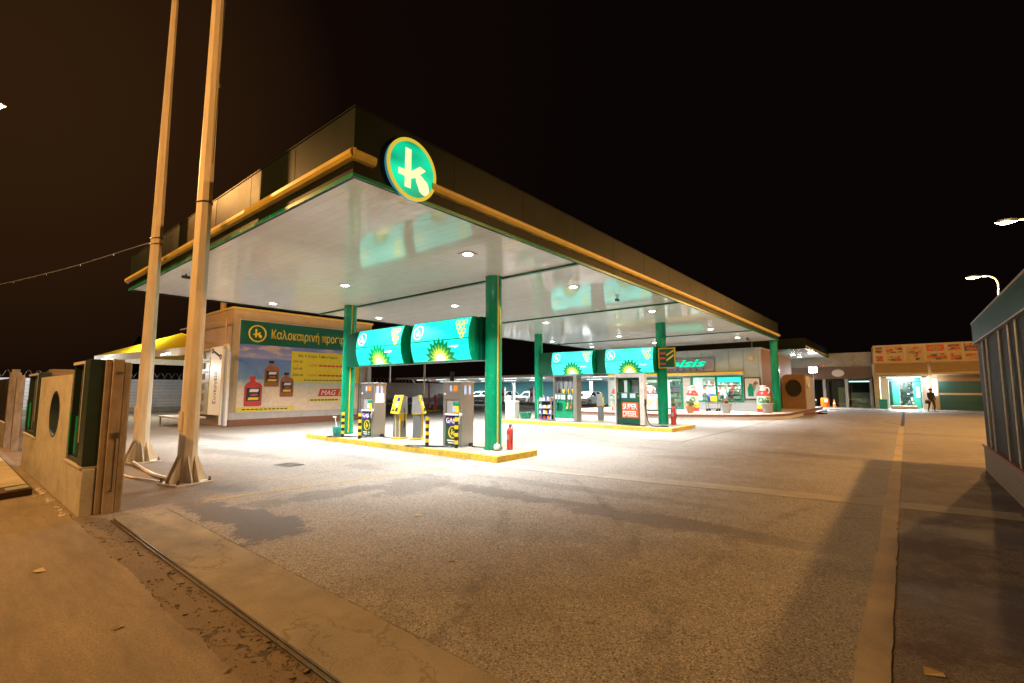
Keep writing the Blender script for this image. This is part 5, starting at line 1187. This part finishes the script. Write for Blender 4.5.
# planters
def planter(x, y, kind, label, s=1., flowers=None):
    t = thing('potted_plant', label, 'plant pot', (x, y, PZ), 0)
    rs = random.Random(int(abs(x*100)))
    b = B(); prof = [(.20, 0), (.30, .50), (.34, .52), (.34, .58), (.30, .58), (.28, .50)] if kind != 'terra' else [(.17, 0), (.25, .30), (.28, .31), (.28, .40), (.25, .40)]
    prof = [(r*s, z*s) for r, z in prof]; b.lathe(prof, seg=22); b.out('pot', kind, t, True)
    h = prof[-1][1]
    b = B(); b.cyl((0, 0, h-.03), (0, 0, h), prof[-1][0]*.96, seg=16); b.out('soil', 'brownk', t)
    b = B()
    for i in range(170):
        a = rs.uniform(0, 2*PI); r = abs(rs.gauss(0, .17))*s; z = h+rs.uniform(.0, .30)*s*(1.2-r)
        c = Vector((r*math.cos(a), r*math.sin(a), z)); d = Vector((math.cos(a)+rs.gauss(0, .5), math.sin(a)+rs.gauss(0, .5), rs.uniform(.2, 1.2))).normalized(); q = d.cross(Vector((rs.gauss(0, 1), rs.gauss(0, 1), rs.gauss(0, 1)))).normalized(); L_ = rs.uniform(.06, .13)*s
        b.quad(c, c+d*L_*.5+q*L_*.22, c+d*L_, c+d*L_*.5-q*L_*.22)
    b.out('leaves', 'leaf', t)
    b = B()
    for i in range(14):
        a = rs.uniform(0, 2*PI); r = rs.uniform(.03, .2)*s; b.tube([(r*.4*math.cos(a), r*.4*math.sin(a), h-.02), (r*math.cos(a), r*math.sin(a), h+.22*s)], .008, 4)
    b.out('stems', 'leaf', t)
    if flowers:
        b = B()
        for i in range(9): a = rs.uniform(0, 2*PI); r = rs.uniform(0, .22)*s; bmesh.ops.create_icosphere(b.bm, subdivisions=1, radius=.035, matrix=Matrix.Translation((r*math.cos(a), r*math.sin(a), h+rs.uniform(.18, .32)*s)))
        b.out('flowers', flowers, t)
planter(-9.83, 28.35, 'terra', 'terracotta plant pot on the terrace edge, nearest the rear right column', 1.0, 'red')
planter(-8.02, 29.1, 'mgrey2', 'grey tapered pot with flowering plant in front of the big shop window', 1.25, 'orange') if False else None
M['cpot'] = mat('grey concrete pot', (.42, .41, .39), .7, var=.12, dirt=.25)
planter(-8.05, 29.15, 'cpot', 'grey tapered pot with orange flowers in front of the big shop window', 1.0, 'orange')
planter(-6.30, 31.0, 'cpot', 'grey tapered pot with green plant beside the far column', 1.02)
planter(-13.85, 27.2, 'cpot', 'grey tapered pot with trailing plant seen left of the diesel pump', 1.5)
t = thing('goods_trolley', 'dark wire trolley holding a blue bag and a yellow price card before the shop window', 'trolley', (-9.6, 31.9, PZ))
b = B(); [b.tube([(-.35, y, .1), (-.38, y, .9), (.38, y, .9), (.35, y, .1)], .015, 6) for y in (-.25, .25)]; [b.tube([(x, -.25, z), (x, .25, z)], .012, 6) for x in (-.36, .36) for z in (.15, .5, .9)]; b.box(-.34, .34, -.24, .24, .14, .17); b.box(-.35, .35, -.24, .24, .5, .53); b.out('frame', 'black', t)
b = B(); [b.cyl((x, -.28, .07), (x, -.23, .07), .07, seg=12) for x in (-.3, .3)]; [b.cyl((x, .23, .07), (x, .28, .07), .07, seg=12) for x in (-.3, .3)]; b.out('wheel', 'rubber', t)
b = B(); bmesh.ops.create_uvsphere(b.bm, u_segments=16, v_segments=10, radius=.30, matrix=Matrix.Translation((0, 0, .28)) @ Matrix.Diagonal((1.05, .75, .9, 1))); tag(b.out('blue_bag', mat('blue bag', (.05, .10, .42), .5), None, True, loc=(-9.65, 31.9, PZ+.55)), 'round blue bag piled on the dark wire trolley', 'bag')
b = B(); b.box(-.2, .2, -.01, .01, 0, .34); tag(b.out('price_card', 'byel', None, loc=(-9.45, 31.58, PZ+.62)), 'yellow price card propped on the wire trolley', 'card')
t = thing('ice_chest', 'rounded white ice chest on the terrace left of the rear right column', 'chest', (-12.75, 29.5, PZ))
b = B(); b.box(-.48, .48, -.3, .3, .06, .98, .10); b.out('tub', 'white', t, True); b = B(); b.box(-.44, .44, -.27, .27, .98, 1.06, .03); b.out('lid', 'paper', t); b = B(); b.ring(0, .55, .14, .09, -.312, -.298, 20); b.out('printed_ring', 'byel', t); b = B(); b.box(-.42, .42, -.25, .25, 0, .06); b.out('foot', 'black', t)
# rounded kiosk with oval vent against the side wall
t = thing('side_kiosk', 'brown box kiosk with a dark round louvre, built against the shop side', 'kiosk', (-6.22, 39.2, 0)); t.scale = (.86, 1, 1.05)
pts = [(-.84, .05), (.84, .05), (.84, 2.66), (-.45, 2.66)]+[(-.45-.39*math.sin(R(a)), 2.27+.39*math.cos(R(a))) for a in (30, 60, 90)]
b = B(); b.prism(pts, 0, 4.2); b.out('body', 'brown', t)
n = 36; b = B(); b.prism([(.03+.56*math.cos(2*PI*i/n), 1.72+.52*math.sin(2*PI*i/n)) for i in range(n)], -.03, -.002); lv = b.out('round_louvre', 'dark', t)
b = B(); [b.box(.03-.5*math.sqrt(max(0, 1-((z-1.72)/.52)**2)), .03+.5*math.sqrt(max(0, 1-((z-1.72)/.52)**2)), -.045, -.03, z-.015, z+.015) for z in [1.28+.11*k for k in range(9)]]; b.ring(.03, 1.72, .58, .53, -.05, -.002, 36); b.out('louvre_blade', 'grayp', lv)
b = B(); b.box(.845, .88, .3, 4.0, .1, 2.5); b.out('side_panel', 'offwhite', t)
t = thing('life_ring', 'white round hose reel mounted on the side of the brown kiosk', 'hose reel', (-5.46, 39.9, 2.25), R(90)); b = B(); b.ring(0, 0, .42, .24, -.12, .0, 28); b.out('reel', 'white', t); b = B(); b.cyl((0, .02, 0), (0, -.1, 0), .1, seg=14); b.out('hub', 'mgrey', t)
b = B(); b.tube(catmull([(-5.0, 39.8, .02), (-4.6, 39.4, .05), (-4.4, 40.0, .03), (-4.9, 40.6, .03), (-5.1, 40.0, .08)], 8), .06, 6); tag(b.out('coiled_hose', 'rubber'), 'black hose lying coiled at the corner of the brown kiosk', 'hose')
b = B(); b.slab([(-7, 36.5), (-5.28, 36.5), (-4.9, 39.0), (-4.9, 45), (-7, 45)], -.02, .14); tag(b.out('kiosk_kerb', 'brick'), 'low brown kerb running under the brown kiosk', 'kerb')

# ------------------------------------------------------------------ second canopy
c2 = thing('second_canopy', 'smaller dark edged canopy with lit white underside beyond the shop', 'canopy')
x0, x1, y0, y1, z0, z1 = -16.5, -5.75, 42.2, 63, 4.87, 5.66
b = B(); b.box(x0, x1, y0, y1, z0, z0+.05); b.out('soffit', 'soffit', c2)
b = B(); b.box(x1, x1+.05, y0-.05, y1, z0-.03, z1); b.box(x0, x1, y0-.05, y0, z0-.03, z1); b.box(x0-.05, x0, y0-.05, y1, z0-.03, z1); b.box(x0, x1, y1, y1+.05, z0-.03, z1); b.out('fascia', 'fascia', c2)
b = B(); b.box(x1+.05, x1+.12, y0, y1, z0+.06, z0+.18); b.out('side_trim', 'trim', c2)
b = B(); b.box(x0, x1, y0+.2, y1-.2, z1-.1, z1-.05); b.out('roof', 'galv', c2)
for x in (-7.75, -11.8):
    for y in (49.6, 53.3, 57.8, 61.6):
        b = B(); b.box(x-.2, x+.2, y-.2, y+.2, z0-.03, z0, .005); h = b.out('downlight', 'white', c2); b = B(); b.cyl((x, y, z0-.04), (x, y, z0-.03), .17, seg=16); b.out('lens', 'e_lens', h)
    lamp('AREA', (x, 53, z0-.1), 330, (1, .97, .93), 1.2, spread=R(130))
for x, y in ((-8.4, 50.5), (-8.4, 60.5)): b = B(); b.box(x-.28, x+.28, y-.2, y+.2, 0, z0, .02); b.out('column', 'green', c2)
b = B(); b.cyl((-9.5, 42.3, z1-.1), (-9.5, 42.3, z1+.15), .03); b.out('fascia_bracket', 'galv', c2)

# ------------------------------------------------------------------ far buildings
t = thing('far_workshop', 'pale flat roofed hall with brown awning and dark glazed front at the far end', 'building')
b = B(); b.box(-9.6, -2.3, 56, 64, 3.9, 5.25); b.out('parapet', 'concr', t)
b = B(); b.box(-9.6, -2.3, 56.2, 64, 2.7, 3.9); b.out('upper_wall', 'brown', t)
b = B(); b.prism([(-9.6, 3.9), (-2.35, 3.9), (-2.35, 2.75), (-9.6, 2.75)], 55.9, 56.05); b.out('awning_board', mat('dark brown board', (.10, .065, .05), .6), t)
n = 20; b = B(); b.prism([(-5.0+.5*math.cos(2*PI*i/n), 3.3+.36*math.sin(2*PI*i/n)) for i in range(n)], 55.86, 55.9); b.out('oval_plate', 'shopl', t)
b = B(); b.box(-6.2, -6.1, 55.85, 55.9, 4.0, 4.1); b.out('pilot_lamp', 'e_redl', t)
b = B(); b.box(-9.6, -2.3, 60, 60.2, 0, 2.7); b.box(-9.6, -9.4, 56.2, 60, 0, 2.7); b.out('back_wall', 'dark', t)
for x in (-6.2, -4.4, -2.5): b = B(); b.box(x-.12, x+.12, 56, 56.25, 0, 2.72); b.out('pillar', 'mgrey', t)
b = B(); b.box(-6.05, -4.55, 56.05, 56.1, .1, 2.65); b.box(-4.25, -2.65, 56.05, 56.1, .1, 2.65); b.out('glazing', 'glass', t)
b = B(); b.box(-4.2, -2.7, 58, 58.1, 0, 1.4); b.mi = 1; b.box(-5.2, -4.7, 57.5, 57.9, 0, 1.9); b.out('counter', ['mgrey', 'beige'], t)
b = B(); b.box(-4.25, -2.65, 57.0, 57.05, 2.45, 2.52); b.out('tube_lamp', 'e_tube', t)
fl = thing('floodlight', 'dazzling white floodlight on a post near the far hall', 'floodlight', (-6.85, 54.4, .15))
b = B(); b.cyl((0, 0, 0), (0, 0, 3.2), .035, seg=10); b.out('post', 'dark', fl)
b = B(); b.box(-.38, .38, -.1, .15, 3.15, 3.75, .03); b.out('housing', 'grey', fl)
b = B(); b.box(-.32, .32, -.115, -.1, 3.2, 3.7); b.out('lens', 'e_flood', fl)
lamp('SPOT', (-6.85, 54.2, 3.4), 2400, (.95, .97, 1), .3, (R(48), 0, R(195)), cone=R(150))
car('dark green car parked beyond the second canopy column', -8.6, 57.4, R(-60), 'card', lights=True)
def cone_thing(x, y, label):
    t = thing('traffic_cone', label, 'cone', (x, y, 0)); b = B(); b.box(-.2, .2, -.2, .2, 0, .04); b.out('base', 'black', t); b = B(); b.cyl((0, 0, .04), (0, 0, .75), .16, .03, 14); b.out('shell', 'orange', t, True); b = B(); b.cyl((0, 0, .34), (0, 0, .50), .118, .082, 14); b.out('white_band', 'white', t, True)
cone_thing(-5.35, 54.9, 'orange traffic cone right of the orange barrel')
t = thing('orange_barrel', 'orange barrel with a white patch near the far hall', 'barrel', (-6.1, 54.9, 0)); b = B(); b.lathe([(.34, 0), (.36, .1), (.36, .78), (.33, .9)], seg=18); b.out('drum', 'orange', t, True); b = B(); b.box(-.0, .26, -.385, -.35, .5, .82); b.out('patch', 'paper', t)

t = thing('wash_hall', 'hall with an open lit wash bay, beige awnings and a teal shutter', 'building')
b = B(); b.box(-2.2, 5.2, 54.5, 62, 4.05, 5.55); b.out('upper_wall', 'tan', t)
b = B(); b.box(-2.2, 5.2, 54.2, 54.5, 2.9, 4.05); b.box(-2.2, 5.2, 54.5, 62, 4.0, 4.05); b.box(1.55, 2.15, 54.2, 61, 0, 2.9); b.box(-2.2, -1.8, 54.2, 61, 0, 2.9); b.box(4.85, 5.2, 54.2, 61, 0, 2.9); b.box(-1.8, 5, 61, 61.2, 0, 4.0); b.out('wall', 'tan', t)
for x0_, x1_ in ((-2.0, 1.55), (1.75, 5.0)):
    b = B(); b.sidep([(54.2, 4.0), (54.2, 3.9), (52.9, 3.15), (52.9, 3.0), (52.95, 3.0), (54.2, 3.8)], x0_, x1_); b.out('awning', 'beige', t)
b = B(); b.box(1.5, 1.8, 54.0, 54.19, 2.9, 4.1); b.out('bracket', 'brown', t)
b = B(); b.box(2.16, 4.84, 54.26, 54.3, 0, 2.4); b.out('shutter', 'shut', t)
b = B(); b.box(2.16, 4.84, 54.24, 54.26, 1.25, 1.42); b.out('pale_stripe', 'beige', t)
b = B(); b.box(2.16, 4.84, 54.2, 54.34, 2.4, 2.9); b.out('shutter_box', 'brown', t)
for x in (-1.72, 1.05):
    b = B(); b.box(x, x+.55, 54.15, 54.5, 0, 2.75, .02); b.out('white_pillar', 'white', t)
for x in (-.95, .5): b = B(); b.box(x, x+.5, 55.2, 55.5, 0, 2.6); b.out('teal_pillar', 'teal', t)
b = B(); b.box(-1.15, 1.05, 55.1, 55.3, 2.45, 2.85); b.out('teal_header', 'teal', t)
b = B(); b.box(-1.79, 1.54, 60.6, 60.9, 0, 2.9); b.out('inner_wall', 'dgreen', t)
b = B(); rg = random.Random(9)
for i in range(70):
    b.mi = rg.randrange(5); x, z = rg.uniform(-.9, .5), rg.uniform(.1, 2.3); b.box(x, x+rg.uniform(.05, .22), 60.4-i*.003, 60.6, z, z+rg.uniform(.05, .25))
g_ = b.out('tyre_and_tool_wall', ['mgrey', 'white', 'purple', 'dark', 'teal'], t); g_['kind'] = 'stuff'
b = B(); b.box(-.9, -.45, 58.6, 59, 0, 1.5, .03); b.out('machine', 'offwhite', t)
b = B(); b.box(.72, .92, 55.17, 55.2, 1.0, 1.9); b.out('light_box', 'e_wash', t)
b = B(); b.box(-1.3, 1.1, 54.6, 54.7, 2.74, 2.8); b.out('strip_lamp', 'e_tube', t)
lamp('AREA', (-.1, 54.9, 2.7), 900, (.9, .97, 1.), 1.4); lamp('POINT', (-.2, 57.6, 2.4), 420, (.9, 1, 1), .3); lamp('POINT', (1.9, 53.6, 2.4), 60, (.9, .97, 1), .2)
b = B(); b.box(1.75, 2.05, 53.95, 54.1, 1.2, 2.6, .02); tag(b.out('wall_light_box', 'e_wash'), 'narrow lit box on the pier between the wash bay and the shutter', 'light box')
hb = thing('hoarding', 'long beige hoarding of framed orange and black pictures above the wash bay', 'hoarding', (-2.1, 54.35, 4.06)); hb.scale = (1, 1, 1.0)
b = B(); b.box(0, 7.1, -.1, .1, 0, 1.62, .02); b.out('board', mat('hoarding cream', (.62, .50, .34), .6, var=.1), hb)
rg = random.Random(21)
cells = [(.12, .84, .62, 1.48), (.85, .80, 1.3, 1.50), (2.3, .10, 1.2, 1.40), (3.65, .90, 1.2, 1.5), (5.0, .86, .9, 1.5), (6.02, .78, .95, 1.5), (.15, .1, .6, .70), (.95, .1, 1.2, .68), (3.65, .12, 1.35, .78), (5.15, .1, .75, .74), (6.02, .1, .97, .66)]
for i, (x, z, w_, zt) in enumerate(cells):
    b = B(); b.box(x, x+w_, -.112, -.1, z, zt if zt > z+.3 else z+.45); f = b.out('picture_frame', 'beige', hb)
    zt = zt if zt > z+.3 else z+.45
    b = B()
    b.mi = [3, 3, 3, 1, 3, 0][i % 6]; b.box(x+.04, x+w_-.04, -.116, -.112, z+.04, zt-.04)
    for k in range(16):
        b.mi = rg.choice([0, 0, 1, 1, 2, 3]); a = rg.uniform(x+.05, x+w_-.25); c = rg.uniform(z+.05, zt-.16); b.box(a, min(x+w_-.05, a+rg.uniform(.12, .45)), -.118-k*.0006, -.116, c, min(zt-.05, c+rg.uniform(.05, .2)))
    b.out('picture', ['hoardk', 'hoardr', 'wood', 'beige'], f)
b = B(); b.prism([(3.72, .98), (4.78, .98), (4.78, 1.42), (3.72, 1.42)], -.130, -.1); b.mi = 1; n = 18; b.prism([(4.25+.40*math.cos(2*PI*i/n), 1.2+.15*math.sin(2*PI*i/n)) for i in range(n)], -.134, -.130); b.out('picture', ['txtr', 'beige'], hb)
text('lettering', 'GAS', 'txtk', hb, 4.25, -.135, 1.2, w=.55, h=.16, align='C')
t = thing('green_bin', 'small green waste bin by the left white pillar of the wash bay', 'bin', (-1.6, 53.6, 0)); b = B(); b.box(-.3, .3, -.25, .25, 0, .75, .03); b.out('tub', 'teal', t); b = B(); b.box(-.32, .32, -.27, .27, .75, .85, .03); b.out('lid', 'green', t)
b = B(); b.box(-.9, .9, -.4, .4, 0, .28, .05); tag(b.out('low_step', 'brickc', None, loc=(-.2, 54.6, 0)), 'low brick step in the mouth of the wash bay', 'step')

# person walking by the wash bay
def person(x, y, rz, label):
    J = {'pel': (0, 0, .96, .15, .115), 'waist': (0, .01, 1.10, .145, .11), 'chest': (0, .0, 1.32, .175, .12), 'neckb': (0, .01, 1.47, .075, .07), 'neck': (0, -.01, 1.54, .055, .055), 'head': (0, -.03, 1.64, .085, .10), 'crown': (0, -.02, 1.73, .06, .07)}
    for s, n in ((1, 'l'), (-1, 'r')):
        st = s*.22
        J.update({n+'hip': (.10*s, 0, .90, .10, .10), n+'knee': (.11*s, -.12*s-.02, .50, .065, .065), n+'ank': (.11*s, -.20*s+.08, .10, .045, .045), n+'toe': (.12*s, -.20*s-.10, .04, .045, .03),
                  n+'sh': (.19*s, .01, 1.42, .07, .07), n+'elb': (.25*s, .10*s, 1.14, .048, .048), n+'wri': (.25*s, .10*s-.14, .93, .034, .034), n+'hand': (.25*s, .10*s-.19, .86, .04, .028)})
    E_ = [('pel', 'waist'), ('waist', 'chest'), ('chest', 'neckb'), ('neckb', 'neck'), ('neck', 'head'), ('head', 'crown')]
    for n in 'lr': E_ += [('pel', n+'hip'), (n+'hip', n+'knee'), (n+'knee', n+'ank'), (n+'ank', n+'toe'), ('chest', n+'sh'), (n+'sh', n+'elb'), (n+'elb', n+'wri'), (n+'wri', n+'hand')]
    for n, s in (('l', 1), ('r', -1)):
        hx, hy, hz = J[n+'hand'][:3]
        for k in range(5):
            q = n+'f%d' % k; J[q] = (hx+(.012*(k-2) if k < 4 else -.045*s), hy-.02+.014*(k-1.5), hz-.085+.006*abs(k-1) if k < 4 else hz-.03, .009, .009); E_.append((n+'hand', q))
    names = list(J); me = bpy.data.meshes.new('person'); me.from_pydata([J[n][:3] for n in names], [(names.index(a), names.index(c)) for a, c in E_], [])
    o = bpy.data.objects.new('person', me); C.objects.link(o)
    md = o.modifiers.new('skin', 'SKIN'); sv = me.skin_vertices[0].data
    for i, n in enumerate(names): sv[i].radius = J[n][3:5]; sv[i].use_root = (n == 'pel')
    o.modifiers.new('sub', 'SUBSURF').levels = 2; o.modifiers['sub'].render_levels = 2
    dg = bpy.context.evaluated_depsgraph_get(); m2 = bpy.data.meshes.new_from_object(o.evaluated_get(dg)); o.modifiers.clear(); o.data = m2
    m2.materials.append(M['cloth']); m2.materials.append(M['skin'])
    for p_ in m2.polygons: p_.use_smooth = True; p_.material_index = 1 if (p_.center.z > 1.51 or (p_.center.z < .93 and abs(p_.center.x) > .20 and p_.center.z > .7)) else 0
    o.location = (x, y, 0); o.rotation_euler.z = rz; tag(o, label, 'person')
    b = B(); bmesh.ops.create_uvsphere(b.bm, u_segments=16, v_segments=10, radius=.11, matrix=Matrix.Translation((0, .01, 1.70)) @ Matrix.Diagonal((.95, 1.1, .95, 1)))
    for v in b.bm.verts: v.co.z = max(v.co.z, 1.66 if v.co.y < -.03 else 1.58)
    b.out('hair', 'hair', o, True)
    b = B(); [bmesh.ops.create_icosphere(b.bm, subdivisions=1, radius=.012, matrix=Matrix.Translation((s*.034, -.125, 1.645))) for s in (-1, 1)]; b.box(-.012, .012, -.15, -.115, 1.60, 1.64, .004); b.out('face_features', 'skin', o)
    b = B(); b.box(-.36, -.22, -.14, .16, .62, .90, .04); b.tube([(-.29, -.08, .88), (-.27, .0, 1.0), (-.29, .10, .88)], .012, 6); tag(b.out('shoulder_bag', 'cloth', None, loc=(x, y, 0), rotz=rz), 'dark bag carried by the walking person', 'bag')
person(1.45, 48.5, R(25), 'dark clothed person walking with a bag in front of the teal shutter')

# ------------------------------------------------------------------ hut on the right
t = thing('roadside_hut', 'long grey panelled hut with a green top band and tiled plinth, right edge', 'hut')
HX, HY = 1.25, 14.25
b = B(); b.box(HX, 2.9, -1.5, HY, .5, 2.72); b.out('wall', 'grayp', t)
b = B(); b.box(HX-.06, 2.96, -1.56, HY+.06, 2.70, 3.12, .01); b.out('green_band', 'hutg', t)
b = B(); b.box(HX-.07, 2.97, -1.57, HY+.07, 2.675, 2.70); b.box(HX-.07, HX-.06, -1.57, HY+.07, 3.1, 3.14); b.out('band_edge', 'mgrey', t)
b = B(); b.box(HX-.05, 2.95, -1.55, HY+.05, 0, .5); b.out('plinth', 'plinth', t)
b = B(); b.box(HX-.07, 2.97, -1.57, HY+.07, .5, .56, .01); b.out('plinth_cap', 'brick', t)
for i in range(10):
    for q in ((0, .62) if i % 2 == 0 else (0.,)):
        y = 12.6-i*1.55+q
        b = B(); b.cyl((HX-.03, y, .5), (HX-.02, y, 2.68), .014, seg=8); b.out('batten', 'galv', t)

# ------------------------------------------------------------------ street lamps
def street_lamp(px, py, hx, hy, h, label, power):
    t = thing('street_lamp', label, 'street lamp', (px, py, 0), 0, 'sodium street lamps')
    dx, dy = hx-px, hy-py
    b = B(); b.cyl((0, 0, 0), (0, 0, h-.9), .09, .055, 12); b.out('pole', 'galv', t, True)
    b = B(); b.tube(catmull([(0, 0, h-1.0), (0, 0, h-.35), (dx*.25, dy*.25, h-.02), (dx*.72, dy*.72, h+.06)], 6), .045, 8); b.out('arm', 'galv', t, True)
    u = Vector((dx, dy, 0)).normalized(); rz = math.atan2(u.y, u.x)
    b = B(); b.prism([(-.42, -.02), (.30, -.02), (.36, .03), (.28, .11), (-.2, .15), (-.42, .10)], -.13, .13); hd = b.out('lamp_head', 'mgrey', t, loc=(dx, dy, h), rotz=rz); hd.scale = (.75, .75, .75)
    b = B(); b.lathe([(.10, -.09), (.16, -.05), (.17, -.022)], seg=16)
    for v in b.bm.verts: v.co.x *= 1.5
    b.out('lens', 'e_sod', hd)
    lamp('POINT', (hx, hy, h-.22), power, SOD, .10)
SP = 3100
street_lamp(4.55, 25.6, 3.3, 25.3, 8., 'sodium street lamp with curved arm, nearer and higher of the two at right', SP)
street_lamp(4.3, 37.0, 3.3, 36.9, 8., 'sodium street lamp with curved arm, lower of the two at right, whole pole showing', SP)
street_lamp(5.1, 13.9, 3.9, 13.7, 7.6, 'sodium street lamp standing behind the grey hut, outside the right edge', SP*1.0)
street_lamp(-21.6, -.8, -20.1, .45, 10., 'sodium street lamp just outside the left edge beside the wall', SP*1.15)
street_lamp(-8.5, -7.2, -8.0, -5.6, 8.5, 'unseen sodium fill lamp added behind the camera', SP*1.35)  # unseen fill lamp, added to light wall, poles and fascia evenly
